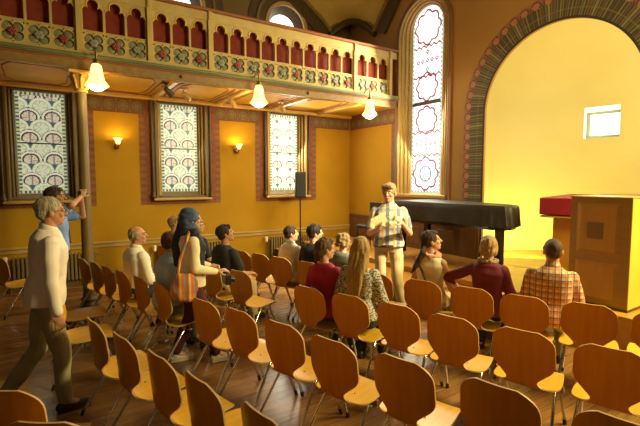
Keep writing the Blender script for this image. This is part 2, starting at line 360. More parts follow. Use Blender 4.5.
# niche window in the apse
wn = empty('window_5', (0, 0, 0)); struct(wn, 'small square glowing window deep in the yellow apse wall', 'window')
def ap(a, r, z): return (AX + r * math.cos(R(a)), AYC + r * math.sin(R(a)), z)
rr = [[ap(a0, RA, z0n), ap(a1, RA, z0n), ap(a1, RA, z1n), ap(a0, RA, z1n)], [ap(a0, RA + .40, z0n + .03), ap(a1, RA + .40, z0n + .03), ap(a1, RA + .40, z1n - .05), ap(a0, RA + .40, z1n - .05)]]
mb = MB(); mb.add(rr[0] + rr[1], [(0, 1, 5, 4), (1, 2, 6, 5), (2, 3, 7, 6), (3, 0, 4, 7)]); mb.build('reveal', ramp_mat('white_plaster', (.85, .82, .7), (.9, .87, .76), scale=3), wn)
mb = MB()
P = [Vector(p) for p in rr[1]]; cc = sum(P, Vector()) / 4; inn = [cc + (p - cc) * .80 for p in P]; sh = Vector((0, -.03, 0))
vs = [p + sh * 0 for p in P] + [p for p in inn] + [p + sh for p in P] + [p + sh for p in inn]
fs = []
for i in range(4): j = (i + 1) % 4; fs += [(i, j, 4 + j, 4 + i), (8 + i, 8 + j, 12 + j, 12 + i), (4 + i, 4 + j, 12 + j, 12 + i)]
mb.add(vs, fs); mb.build('window_frame', ramp_mat('grey_green_frame', (.30, .33, .22), (.36, .40, .28)), wn)
mb = MB(); mb.add(P, [(0, 1, 2, 3)]); mb.build('pane', emit('bright_daylight_pane', (1, 1, .86), 3.2), wn)
for k, (yc, e_) in enumerate(zip(WY, (4, 14, 80))): light('side_window_daylight', 'AREA', (XL - .1, yc, 2.5), e_, (1, .95, .75), .7, 1.7, (XL + 3, yc + .2, .8))
light('tall_window_daylight', 'AREA', (-6.45, 6.62, 3.5), 230, (1, .90, .62), .8, 3.2, (-5.0, 0, 1.0))
light('niche_light', 'AREA', tuple(cc + Vector((.02, -.14, 0))), 5, (.95, 1, .8), .3, .3, tuple(cc + Vector((.1, -1, 0))))

# painted border round the apse arch
cB1 = (.075, .058, .022); cB2 = (.155, .115, .04); cP = (.48, .19, .09); cG = (.22, .18, .06)
BW = .44; arcL = PI * (AR + BW / 2); jamb = AZ - .45; TOT = 2 * jamb + arcL
def border_pos(u, v):
    s = u * TOT; r = AR + .0 + v * BW
    if s < jamb: return (AX - r, YF - .008, .45 + s)
    if s > jamb + arcL: return (AX + r, YF - .008, .45 + (TOT - s))
    a = PI * (1 - (s - jamb) / arcL); return (AX + r * math.cos(a), YF - .008, AZ + r * math.sin(a))
PER = .18
def border_col(u, v):
    s = u * TOT; k = (s / PER) % 1 - .5; y = v * BW
    if y < .03: return (.045, .03, .012)
    if y > .30:
        d = math.hypot(k * PER, y - .355)
        if d < .056: return cP
        if d < .069: return (.045, .03, .015)
        if d < .086: return (.34, .10, .05)
        return (.30, .155, .05) if y > .385 + .04 * (0.25 - k * k) * 4 - .01 else cB1
    if abs(k) < .06: return (.30, .25, .085)
    if .22 < abs(k) < .30: return cG
    if abs(k) >= .44: return (.20, .10, .04)
    if .13 < y < .145: return (.22, .14, .045)
    return cB1
struct(painted('trim_4', 560, 26, border_pos, border_col), 'dark stencilled border of rosettes round the apse arch', 'painted border')

# ------------------------------------------------------------------ stained glass windows
def fan_col(wd, ht, hot=0):
    white = (.98, .95, .66); green = (.46, .50, .16); plum = (.085, .018, .045); teal = (.06, .14, .16); lead = (.03, .03, .022)
    peach = (.84, .74, .48)
    def f(u, v):
        x = (u - .5) * wd; z = v * ht
        ex = wd / 2 - abs(x); ez = min(z, ht - z)
        e = min(ex, ez)
        if e < .055:
            if e < .012: return (.25, .28, .16)
            k = (z if ex < ez else x) / .032
            return (.10, .13, .10) if int(math.floor(k)) % 2 else (.75, .72, .36)
        if abs(z - ht * .5) < .016: return (.01, .01, .01)
        P2 = .345; H2 = .37; best = None
        j0 = int(z / (H2 / 2))
        for j in range(j0 + 1, j0 - 4, -1):
            cz = j * H2 / 2 + .02
            off = (P2 / 2 if j % 2 else 0)
            i = round((x - off - P2 / 2 + P2 / 2) / P2)
            cx = i * P2 + off
            d = math.hypot(x - cx, z - cz)
            if d < P2 * .56 and z > cz - .10: 
                best = (d, x - cx, z - cz, j); break
        # lowest in front
        for j in range(j0 - 4, j0 + 3):
            cz = j * H2 / 2 + .02; off = (P2 / 2 if j % 2 else 0)
            cx = round((x - off) / P2) * P2 + off; dx = x - cx; dz = z - cz; d = math.hypot(dx, dz) if dz > 0 else abs(dx) + abs(dz) * .85
            rr_ = P2 * .5
            if d < rr_:
                q = d / rr_; main = (j % 4 in (1, 3))
                if main:
                    if q > .95: return lead
                    if q > .76: return white
                    if q > .62: return plum
                    if dz < -.05 and q < .62: return teal
                    if abs(dx) < .012: return (.4, .25, .25)
                    a = math.degrees(math.atan2(dz, dx)) % 36
                    return peach if a > 4 else (.3, .2, .15)
                else:
                    if q > .95: return green
                    if q > .70: return (.90, .92, .64)
                    if q > .64: return green
                    a = math.degrees(math.atan2(dz, dx)) % 45
                    return (.88, .88, .58) if a > 6 else green
        return white
    return f
def ring_frame(mb, y0, y1, z0, z1, w, x, d, mi=0):
    """rectangular moulding ring on the left wall: outer edge y0..y1,z0..z1, width w, proud by d"""
    for a, b in (((y0, z0), (y1, z0 + w)), ((y0, z1 - w), (y1, z1)), ((y0, z0 + w), (y0 + w, z1 - w)), ((y1 - w, z0 + w), (y1, z1 - w))):
        mb.box((x, a[0], a[1]), (x + d, b[0], b[1]), mi)
for k, (yc, es) in enumerate(zip(WY, (.62, 1.0, 1.9))):
    w = empty('window_%d' % (k + 1), (0, 0, 0))
    struct(w, ['lowest lit stained glass window of green and plum fans at the far left', 'stained glass window of plum fans behind the scarfed woman', 'bright stained glass window of fans behind the loudspeaker'][k], 'window')
    gw, z0, z1 = .74, 1.66, 3.42
    painted('stained_glass', 62, 148, lambda u, v, yc=yc: (XL - .16, yc - gw / 2 + u * gw, z0 + v * (z1 - z0)), fan_col(gw, z1 - z0), w, glassm(es))
    mb = MB()  # splayed reveal
    o1 = [(XL, yc - .48, 1.55), (XL, yc + .48, 1.55), (XL, yc + .48, 3.46), (XL, yc - .48, 3.46)]
    o2 = [(XL - .16, yc - .37, z0), (XL - .16, yc + .37, z0), (XL - .16, yc + .37, z1), (XL - .16, yc - .37, z1)]
    mb.add(o1 + o2, [(0, 1, 5, 4), (1, 2, 6, 5), (2, 3, 7, 6), (3, 0, 4, 7)]); mb.build('reveal', M['olivewood'], w)
    mb = MB()
    for sg in (-1, 1):
        for t_, r_ in ((.3, .02), (.7, .016)): mb.tube([(XL - .16 * t_ + .012, yc + sg * (.48 - .11 * t_ - .008), 1.60), (XL - .16 * t_ + .012, yc + sg * (.48 - .11 * t_ - .008), 3.42)], r_, 8)
    mb.build('reveal_shaft', M['goldwood'] if k else M['darkwood'], w, smooth=True)
    mb = MB(); ring_frame(mb, yc - .52, yc + .52, 1.52, 3.49, .05, XL, .05, 0); mb.build('inner_moulding', M['goldwood'] if k == 2 else M['olivewood'], w, bevel=.01)  # third window's moulding golden: light on it put into the wood colour
    mb = MB(); ring_frame(mb, yc - .60, yc + .60, 1.50, 3.505, .085, XL, .03, 0)
    for s in (-1, 1): mb.tube([(XL + .05, yc + s * .575, 1.62), (XL + .05, yc + s * .575, 3.44)], .022, 10, 0)
    mb.build('casing', M['darkwood'], w, bevel=.006)
    mb = MB(); ring_frame(mb, yc - .70, yc + .70, 1.42, 3.508, .10, XL, .008, 0); mb.build('stencil_band', M['stencilred'], w)
    mb = MB().box((XL, yc - .58, 1.50), (XL + .13, yc + .58, 1.545), bev=.01); mb.build('window_sill', M['goldwood'], w)
    mb = MB()
    for s in (-1, 1): mb.lathe([(.03, 0), (.05, .02), (.05, .05), (.03, .09), (.024, .13)], 12, (XL + .055, yc + s * .575, 1.545))
    mb.build('colonnette_base', M['darkwood'], w, smooth=True)
# arched gallery windows above
for k, yc in enumerate(WY):
    w = empty('window_%d' % (6 + k), (0, 0, 0)); struct(w, ['round topped window at the gallery end near the left edge', 'round topped gallery window cut by the top of the picture', 'round topped bright gallery window above the balustrade'][k], 'window')
    mb = MB(); o2 = arched(yc - .34, yc + .34, 4.3, 5.37); mb.add([(XL - .2, p[0], p[1]) for p in o2], [tuple(range(len(o2)))]); mb.build('pane', emit('gallery_daylight_pane', (1, .97, .84), 2.2), w)
    mb = MB(); o1 = arched(yc - .46, yc + .46, 4.2, 5.38)
    n_ = len(o1); mb.add([(XL, p[0], p[1]) for p in o1] + [(XL - .2, p[0], p[1]) for p in o2], [(i, (i + 1) % n_, n_ + (i + 1) % n_, n_ + i) for i in range(n_)]); mb.build('reveal', M['darkwood'], w)
    for nm, r0, r1, d, mt in (('gilt_arch', .46, .54, .05, 'goldwood'), ('dark_arch', .54, .70, .03, 'darkwood'), ('olive_arch', .70, .76, .05, 'olivewood'), ('outer_arch', .76, .94, .02, 'darkwood')):
        mb = MB(); rings = []
        for q in range(33):
            a = PI * q / 32; rings.append([(XL + dd, yc + r * math.cos(a), 5.38 + r * math.sin(a)) for r, dd in ((r0, 0), (r1, 0), (r1, d), (r0, d))])
        mb.rings(rings); mb.box((XL, yc + r0, 4.0), (XL + d, yc + r1, 5.38)); mb.box((XL, yc - r1, 4.0), (XL + d, yc - r0, 5.38)); mb.build(nm, M[mt], w)

# tall stained glass window on the front wall
def tall_col(u, v):
    wd, ht = .84, 3.98; x = (u - .5) * wd; z = v * ht
    white = (1, .98, .95); red = (.24, .02, .035); teal = (.16, .50, .45); e = wd / 2 - abs(x)
    zc = ht - wd / 2
    if z > zc: e = wd / 2 - math.hypot(x, z - zc)
    e = min(e, z)
    if e < .02: return (.45, .48, .40)
    if e < .05: return (.75, .78, .62) if int(math.floor((z + x) / .045)) % 2 else (.22, .26, .18)
    if abs(z - 1.93) < .028: return (.012, .012, .012)
    def rosette(cz, sc, core):
        dx, dz = x, z - cz; d = math.hypot(dx, dz); a = math.atan2(dz, dx)
        lob = sc * (.82 + .16 * abs(math.cos(a * 4)))
        if abs(d - lob) < .020: return red
        if core and d < sc * .42: return teal if (int(a * 3) + int(d * 40)) % 2 else white
        if core and abs(d - sc * .45) < .012: return red
        return None
    for cz, sc, core in ((.42, .36, True), (1.56, .30, False), (2.26, .30, False), (3.48, .36, False)):
        c = rosette(cz, sc, core)
        if c: return c
    for zb in (.82, 1.30, 2.48, 3.10):
        if abs(z - zb - .02 * math.sin(x * 45)) < .018: return red
    for cz in (.96, 1.06, 1.16, 2.62, 2.80, 2.98):
        for cx in ((0,) if cz not in (1.06, 2.80) else (-.26, -.13, 0, .13, .26)):
            q = abs(x - cx) + abs(z - cz)
            if .022 < q < .052: return (.20, .03, .07)
    if int((x + 1) / .028) % 4 == 0 and int(z / .028) % 5 == 0: return (.72, .74, .72)
    return white
w = empty('window_4'); struct(w, 'tall round topped stained glass window above the piano', 'window')
GX0, GX1, GZ0, GZS = -6.93, -6.09, 1.62, 5.12
def tall_pos(u, v):
    x = GX0 + u * (GX1 - GX0); z = GZ0 + v * 3.92; c = (GX0 + GX1) / 2; r = (GX1 - GX0) / 2
    zt = GZS + math.sqrt(max(0, r * r - (x - c)**2)); return (x, 6.93, GZ0 + v * (zt - GZ0)) if False else (x, 6.93, min(z, zt))
painted('stained_glass', 84, 300, tall_pos, lambda u, v: tall_col(u, v * 3.92 / 3.98), w, glassm(1.5))
og = arched(GX0, GX1, GZ0, GZS - .02, 24); oo = arched(-7.08, -5.70, 1.56, 4.92, 24); n_ = len(oo)
mb = MB(); mb.add([(p[0], YF, p[1]) for p in oo] + [(p[0], 6.94, p[1]) for p in og], [(i, (i + 1) % n_, n_ + (i + 1) % n_, n_ + i) for i in range(n_)]); mb.build('reveal', M['cream'], w)
for nm, d0, d1, pr, mt in (('outer_moulding', .0, .05, .02, 'olivewood'), ('outer_line', .05, .075, .03, 'railred')):
    mb = MB(); A = arched(-7.08 - d0, -5.70 + d0, 1.56 - d0, 4.92, 24); B = arched(-7.08 - d1, -5.70 + d1, 1.56 - d1, 4.92, 24); rings = []
    for p, q in zip(A, B): rings.append([(p[0], YF, p[1]), (q[0], YF, q[1]), (q[0], YF - pr, q[1]), (p[0], YF - pr, p[1])])
    mb.rings(rings, closed=True); mb.build(nm, M[mt], w)
mb = MB()
for t, r_ in ((.25, .022), (.55, .030), (.8, .02)):
    path = []
    for p, q in zip(oo[1:], og[1:]): path.append((p[0] * (1 - t) + q[0] * t, YF + .28 * t - .012, p[1] * (1 - t) + q[1] * t))
    path.append((oo[0][0] * (1 - t) + og[0][0] * t, YF + .28 * t - .012, oo[0][1])); mb.tube(path, r_, 8)
mb.build('reveal_shaft', M['goldwood'], w, smooth=True)
MB().box((-7.08, YF - .05, 1.53), (-5.70, YF + .27, 1.60), bev=.01).build('window_sill', M['goldwood'], w)
MB().box((GX0 + .03, 6.905, 3.50), (GX1 - .03, 6.925, 3.56)).build('crossbar', M['iron'], w)

# ------------------------------------------------------------------ wainscot, rails, friezes
mb = MB().box((XL, -4.5, .72), (XL + .05, YF - .01, .76), bev=.01).box((XL, -4.5, .655), (XL + .025, YF - .01, .72)); struct(mb.build('trim_5', M['goldwood']), 'moulded chair rail along the ochre left wall', 'rail')
mb = MB().box((XL, -4.5, 0), (XL + .03, YF - .01, .16)); struct(mb.build('baseboard_left', M['olivewood']), 'brown skirting board along the left wall', 'baseboard')
mb = MB().box((XL + .06, YF - .05, 1.00), (-5.35, YF - .006, 1.05), bev=.01).box((XL + .06, YF - .03, .45), (-5.35, YF - .006, 1.0))
for x in (-8.6, -7.7, -6.8, -5.9): mb.box((x, YF - .045, .55), (x + .45, YF - .03, .92), bev=.006)
struct(mb.build('trim_6', M['wainscot']), 'brown panelled wainscot on the front wall behind the piano', 'wainscot')
mb = MB().box((-5.33, YF - .05, .45), (-4.90, YF - .012, 1.16)).box((-5.29, YF - .06, .52), (-4.95, YF - .05, 1.08), bev=.004); struct(mb.build('trim_7', M['wainscot']), 'brown wooden panel at the foot of the apse arch', 'wainscot')
def frieze_col(n):
    def f(u, v):
        k = (u * n) % 1 - .5; d = math.hypot(k * .22, (v - .42) * .34)
        if v > .9 or v < .05: return (.16, .05, .02)
        if d < .045: return (.22, .17, .07)
        if d < .07: return (.13, .12, .045)
        if d < .085: return (.26, .17, .06)
        if abs(abs(k) - .5) < .06: return (.17, .13, .05)
        return (.19, .065, .022)
    return f
for i, (y0, y1) in enumerate(((-4, -.67), (.73, 1.70), (3.10, 4.12), (5.52, 6.63))):
    n_ = max(3, int((y1 - y0) / .22)); o = painted('trim_%d' % (8 + i), n_ * 14, 18, lambda u, v, y0=y0, y1=y1: (XL + .006, y0 + u * (y1 - y0), 3.16 + v * .34), frieze_col(n_))
    struct(o, ['red and olive stencilled frieze left of the first window', 'red and olive stencilled frieze over the left wall lamp', 'red and olive stencilled frieze over the second wall lamp', 'red and olive stencilled frieze beside the room corner'][i], 'painted frieze')
o = painted('trim_12', 98, 18, lambda u, v: (XL + .02 + u * 1.66, YF - .012, 3.16 + v * .34), frieze_col(7)); struct(o, 'red and olive stencilled frieze on the end wall beneath the gallery', 'painted frieze')
for i, (y, lab) in enumerate(((.78, 'left of the first wall lamp'), (1.65, 'left of the second window'), (3.15, 'right of the second window'), (4.07, 'left of the third window'), (5.57, 'right of the third window'))):
    o = painted('trim_%d' % (13 + i), 6, 120, lambda u, v, y=y: (XL + .007, y - .05 + u * .1, 1.42 + v * 1.74), lambda u, v: (.20, .07, .025) if (int(v * 26) % 2) else (.26, .10, .035))
    struct(o, 'narrow red stencilled upright band ' + lab, 'painted border')
o = painted('trim_18', 6, 120, lambda u, v: (-7.28 + u * .1, YF - .012, 1.1 + v * 2.06), lambda u, v: (.19, .10, .035) if (int(v * 26) % 2) else (.14, .10, .04)); struct(o, 'narrow stencilled upright band left of the tall window', 'painted border')

# ------------------------------------------------------------------ gallery balcony
XB = -7.15
bal = empty('gallery_balcony', (XB, 0, 3.5)); struct(bal, 'cream carved gallery balcony with maroon arcade running along the left wall', 'balcony')
bal.location = (0, 0, 0)
y_end = YF - .01; y_start = -4.3
MB().box((XL, y_start, 3.52), (XB + .02, y_end, 3.72)).build('floor_slab', M['soffit'], bal)
mb = MB().box((XB, y_start, 3.50), (XB + .04, y_end, 3.61)); mb.box((XB, y_start, 3.48), (XB + .06, y_end, 3.505), bev=.006).build('fascia', M['fascia'], bal)
MB().box((XB, y_start, 3.61), (XB + .055, y_end, 3.645), bev=.008).build('red_band', M['railred'], bal)
MB().box((XB, y_start, 3.655), (XB + .11, y_end, 3.70), bev=.012).box((XB, y_start, 3.64), (XB + .085, y_end, 3.66)).build('cornice', M['green'], bal)
MB().box((XB - .05, y_start, 3.70), (XB + .075, y_end, 3.735), bev=.01).build('plinth', M['cream'], bal)
MB().box((XB - .06, y_start, 4.53), (XB + .025, y_end, 4.68), bev=.01).build('top_beam', M['cream'], bal)
MB().box((XB - .09, y_start, 4.68), (XB + .075, y_end, 4.725), bev=.012).build('handrail', M['railred'], bal)
MB().box((XB - .10, y_start, 4.04), (XB - .085, y_end, 4.55)).build('maroon_panel', M['maroon'], bal)
MB().box((XB - .055, y_start, 3.72), (XB - .04, y_end, 4.06)).build('pierced_backing', M['maroon'], bal)
def circ(cx, cz, r, a0, a1, n=8): return [(cx + r * math.cos(R(a0 + (a1 - a0) * k / n)), cz + r * math.sin(R(a0 + (a1 - a0) * k / n))) for k in range(n + 1)]
bw = .295
def arch_hole():
    c = bw / 2; w_ = .131; p = [(c - w_, 4.06), (c + w_, 4.06)]
    p += circ(c + w_ - .045, 4.35, .045, 0, 95, 6) + circ(c, 4.425, .080, -36, 216, 14) + circ(c - w_ + .045, 4.35, .045, 85, 180, 6)
    return p
fnB = lambda u, v, d: (XB - .04 + d, u, v)
bayA = holed('arcade_panel', [(0, 4.04), (bw, 4.04), (bw, 4.55), (0, 4.55)], [arch_hole()], .05, M['cream'], fnB, bal)
mb = MB(); hp = arch_hole(); mb.tube([(XB + .012, p[0], p[1]) for p in hp[2:]], .010, 6); mb.build('arch_bead', M['gold'], bayA)
def quat_hole():
    c = bw / 2; cz = 4.03; o_ = .066; r = .062; p = []
    for (sx, sz, a) in ((1, 1, -45), (-1, 1, 45), (-1, -1, 135), (1, -1, 225)):
        p += circ(c + sx * o_, cz + sz * o_, r, a - 25, a + 205 - 70 + 20 + 25, 10)
    return p
def quat_hole():
    c = bw / 2; cz = 3.885; pts = []
    for k in range(72):
        a = 2 * PI * k / 72; r = .082 + .062 * abs(math.sin(2 * a)) ** .55; pts.append((c + r * math.cos(a), cz + r * math.sin(a)))
    return pts
def diamond(cx, cz, r): return [(cx + r, cz), (cx, cz + r), (cx - r, cz), (cx, cz - r)]
bayQ = holed('quatrefoil_panel', [(0, 3.72), (bw, 3.72), (bw, 4.045), (0, 4.045)], [quat_hole(), diamond(bw / 2, 4.018, .014), diamond(bw / 2, 3.752, .014), diamond(.022, 4.01, .016), diamond(bw - .022, 4.01, .016)], .05, M['cream'], fnB, bal)
mb = MB()
for sx in (-1, 1):
    for sz in (-1, 1): mb.ell((XB - .028, bw / 2 + sx * .070, 3.885 + sz * .070), (.02, .064, .064), n=14, m=8)
mb.build('leaf_lobes', M['greypaint'], bayQ, smooth=True)
mb = MB(); mb.lathe([(.0, .012), (.05, .010), (.055, -.01)], 16)
fl = MB()
for k in range(6):
    a = 2 * PI * k / 6; fl.ell((XB + .01, bw / 2 + .032 * math.cos(a), 3.885 + .032 * math.sin(a)), (.012, .028, .028), n=8, m=6)
fl.ell((XB + .016, bw / 2, 3.885), (.014, .016, .016), n=8, m=6)
flo = fl.build('centre_flower', M['redflower'], bayQ, smooth=True); fl2 = fl.build('centre_flower', M['whiteflower'], None, smooth=True)
posts = [-3.75, -2.45, -1.16, -.82 + .30, .47, 1.44, 2.43, 5.575, 6.56]
posts = [-3.8, -2.5, -1.40, -.43, .53, 1.49, 2.45, 5.49, 6.45]
pm = MB().box((XB - .07, -.035, 3.72), (XB + .05, .035, 4.725), bev=.008)
pm.box((XB + .02, -.026, 4.54), (XB + .06, .026, 4.67), bev=.006)
p0 = pm.build('post', M['cream'], bal); first = True
for y in posts:
    q = p0 if first else p0.copy()
    if not first: C.objects.link(q)
    first = False; q.location = (0, y, 0)
cnt = 0; used = False
for a, b in zip(posts[:-1], posts[1:]):
    span = b - a - .08; n_ = max(1, round(span / bw)); st = span / n_
    for k in range(n_):
        y = a + .04 + k * st
        if not used: A_, Q_ = bayA, bayQ; used = True
        else:
            A_ = bayA.copy(); C.objects.link(A_); 
            for ch in bayA.children: c = ch.copy(); C.objects.link(c); c.parent = A_
            Q_ = bayQ.copy(); C.objects.link(Q_)
            for ch in bayQ.children:
                c = ch.copy(); C.objects.link(c); c.parent = Q_
                if ch.name.startswith('centre_flower') and cnt % 2: c.data = fl2.data
        cnt += 1
        A_.location = (0, y, 0); A_.scale = (1, st / bw, 1); Q_.location = (0, y, 0); Q_.scale = (1, st / bw, 1)
bpy.data.objects.remove(fl2)
# soffit coffers painted in brown lines
for k in range(-2, 5):
    y0 = -.62 + 1.25 * k + .06; y1 = y0 + 1.13; mb = MB()
    for ins, wl_ in ((.08, .018), (.16, .012)):
        pts = [(XL + ins + .05, y0 + ins * 1.6), (XL + ins + .25, y0 + ins), (XB - ins - .25, y0 + ins), (XB - ins - .02, y0 + ins * 1.6), (XB - ins - .02, y1 - ins * 1.6), (XB - ins - .25, y1 - ins), (XL + ins + .25, y1 - ins), (XL + ins + .05, y1 - ins * 1.6)]
        mb.tube([(p[0], p[1], 3.519) for p in pts] + [(pts[0][0], pts[0][1], 3.519)], wl_, 6)
    mb.build('soffit_coffer', M['railred'], bal)
for y in (-.62 + 1.25 * k for k in range(0, 6)):
    MB().box((XL + .02, y - .05, 3.46), (XB - .0, y + .05, 3.525), bev=.015).build('soffit_rib', M['gold'], bal)
mb = MB().box((XL + .0, y_start, 3.44), (XL + .10, y_end, 3.52), bev=.02); mb.build('wall_cornice', M['gold'], bal)
# small bolts on the fascia
mb = MB()
for y in (1.95, 4.35): mb.ell((XB + .045, y, 3.56), (.02, .03, .03), n=10, m=6)
mb.build('fascia_stud', M['iron'], bal, smooth=True)

col = empty('column', (XB - .06, .53, 0)); tag(col, 'slender cream column carrying the gallery beside the first window', 'column')
MB().lathe([(.085, .18), (.078, .25), (.072, 3.1), (.07, 3.2)], 24).build('shaft', M['olivewood'], col, smooth=True)
mb = MB().lathe([(.072, 3.16), (.09, 3.175), (.09, 3.195), (.074, 3.21), (.08, 3.27), (.115, 3.38), (.135, 3.42), (.135, 3.43)], 24); mb.box((-.15, -.15, 3.425), (.15, .15, 3.47), bev=.01)
for k in range(8):
    a = 2 * PI * k / 8; mb.tube([(.078 * math.cos(a), .078 * math.sin(a), 3.22), (.10 * math.cos(a), .10 * math.sin(a), 3.33), (.14 * math.cos(a), .14 * math.sin(a), 3.40), (.15 * math.cos(a), .15 * math.sin(a), 3.375)], [.016, .02, .016, .01], 8)
mb.build('capital', M['gold'], col, smooth=True)
mb = MB().lathe([(.13, 0), (.13, .05), (.105, .08), (.12, .12), (.09, .16), (.085, .18)], 24); mb.build('base', M['darkwood'], col, smooth=True)

# pendentive vault in the corner over the gallery
L_ = [Vector((XL + .02, y, z)) for y, z in ((6.02, 5.45), (5.78, 5.68), (5.42, 5.93), (5.0, 6.22), (4.45, 6.55), (3.8, 6.85), (3.0, 7.1))]
R_ = [Vector((x, YF - .02, z)) for x, z in ((-7.86, 5.30), (-7.72, 5.48), (-7.50, 5.75), (-7.25, 6.02), (-6.85, 6.4), (-6.3, 6.8), (-5.5, 7.1))]
def row(i, lift=0, n=16):
    out = []
    for k in range(n + 1):
        t = k / n; p = L_[i].lerp(R_[i], t)
        if i == 0: p = p + Vector((0, 0, .36 * math.sin(PI * t))) + Vector((-.12, .12, 0)) * math.sin(PI * t)
        else: p = p + Vector((-.06, .06, .22 / (1 + i) + .1)) * math.sin(PI * t)
        out.append(p)
    return out
rows = [row(i) for i in range(7)]; mb = MB(); nn = 17
mb.add([p for r in rows for p in r], [(j * nn + i, j * nn + i + 1, (j + 1) * nn + i + 1, (j + 1) * nn + i) for j in range(6) for i in range(16)])
struct(mb.build('trim_19', ramp_mat('ochre_vault', (.60, .38, .06), (.68, .46, .09), scale=3, rough=.7), smooth=True), 'ochre painted vault web in the corner above the gallery', 'vault')
mb = MB(); mb.tube([p + Vector((.02, -.02, -.03)) for p in rows[0]], .085, 8); struct(mb.build('trim_20', M['darkwood'], smooth=True), 'dark arch rib across the corner above the gallery', 'arch rib')
mb = MB(); mb.tube([p + Vector((.03, -.03, .10)) for p in rows[0]], .035, 8); struct(mb.build('trim_21', M['fascia'], smooth=True), 'stencilled edging over the corner arch', 'painted border')
for nm, P_, lab in (('trim_22', L_, 'wide dark arch band on the left wall over the gallery'), ('trim_23', R_, 'wide dark arch band rising up the front wall')):
    mb = MB(); rings = []
    for p in P_:
        inw = Vector((0, -.38, -.12)) if P_ is L_ else Vector((.34, 0, -.12)); off = Vector((.05, 0, 0)) if P_ is L_ else Vector((0, -.05, 0))
        e = Vector((0, .03, .04)) if P_ is L_ else Vector((-.03, 0, .04))
        rings.append([p + e, p + e + off, p + inw + off, p + inw])
    mb.rings(rings); struct(mb.build(nm, M['darkwood']), lab, 'arch rib')
    mb = MB(); mb.tube([p + (Vector((.06, .0, .02)) if P_ is L_ else Vector((0, -.06, .02))) for p in P_], .045, 8); struct(mb.build('trim_%d' % (24 if P_ is L_ else 25), M['fascia'], smooth=True), 'stencilled edging along ' + lab, 'painted border')
mb = MB()
for (t, i, r) in ((.35, 4, .16), (.5, 4, .2), (.62, 4, .15), (.45, 3, .13)):
    p = rows[i][int(t * 16)]; 
    for k in range(6):
        a = 2 * PI * k / 6; mb.ell(p + Vector((r * .6 * math.cos(a), r * .6 * math.cos(a) * .8, r * .6 * math.sin(a))) + Vector((.03, -.03, -.02)), (.03 + r * .35, .03 + r * .35, r * .4), n=10, m=6)
struct(mb.build('trim_26', M['cream'], smooth=True), 'pale painted blossom ornament on the corner vault', 'ornament')

# ------------------------------------------------------------------ lamps
def pendant():
    r = empty('pendant_lamp')
    mb = MB().tube([(-.14, 0, .44), (-.05, 0, .50), (.0, 0, .53), (.05, 0, .50), (.06, 0, .44), (.06, 0, .36)], .012, 8)
    mb.lathe([(.0, .0), (.035, .005), (.035, .02), (.0, .022)], 12, (-.14, 0, .42)); mb.build('bracket_arm', M['brass'], r, smooth=True)
    MB().lathe([(.012, .38), (.03, .37), (.042, .33), (.040, .30)], 14, (.06, 0, 0)).build('socket_cap', M['brass'], r, smooth=True)
    MB().lathe([(.040, .315), (.055, .30), (.070, .24), (.078, .17), (.095, .11), (.125, .07), (.135, .055)], 24, (.06, 0, 0), cap=False).build('glass_shade', M['shade'], r, smooth=True)
    MB().lathe([(.135, .058), (.142, .05), (.135, .04), (.13, .045)], 24, (.06, 0, 0)).build('shade_rim', M['shaderim'], r, smooth=True)
    MB().lathe([(.115, .052), (.10, .02), (.06, -.01), (.01, -.025)], 20, (.06, 0, 0)).build('glass_bowl', M['shadehot'], r, smooth=True)
    return r
p0 = pendant(); labs = ['glowing glass bell lamp beside the column capital', 'glowing glass bell lamp above the second window', 'glowing glass bell lamp near the balcony end']
for k, y in enumerate((.69, 3.19, 5.66)):
    q = p0 if k == 0 else copy_tree(p0); q.scale = (1.12,) * 3; q.location = (XB + .20, y + .02, 3.18); tag(q, labs[k], 'lamp', 'bell lamps hung from the balcony front')
    light('pendant_light', 'POINT', (XB + .27, y, 3.05), (5, 12, 17)[k], (1, .68, .26), .08)
    light('pendant_glow', 'POINT', (XB - .05, y, 3.28), 9, (1, .62, .2), .08)
def sconce():
    r = empty('wall_lamp')
    mb = MB(); mb.ell((0, 0, 0), (.025, .045, .06), n=14, m=8); mb.build('wall_plate', M['brass'], r, smooth=True)
    MB().tube([(.0, 0, 0), (.07, .0, -.05), (.13, .0, -.045), (.15, .0, 0), (.15, 0, .04)], .012, 8).build('arm', M['brass'], r, smooth=True)
    MB().tube([(.01, .0, -.05), (.012, 0, -.16)], .004, 6).build('pull_cord', M['brass'], r)
    MB().lathe([(.02, .03), (.035, .04), (.045, .07), (.06, .11), (.085, .14)], 20, (.15, 0, 0), cap=False).build('glass_shade', M['shade'], r, smooth=True)
    return r
s0 = sconce()
for k, y in enumerate((1.20, 3.56)):
    q = s0 if k == 0 else copy_tree(s0); q.location = (XL + .03, y, 2.53); tag(q, ['lit brass wall lamp between the first and second windows', 'lit brass wall lamp between the second and third windows'][k], 'wall lamp', 'wall lamps with small glass shades')
    light('wall_lamp_light', 'POINT', (XL + .18, y, 2.66), (5.5, 8)[k], (1, .70, .22), .05)
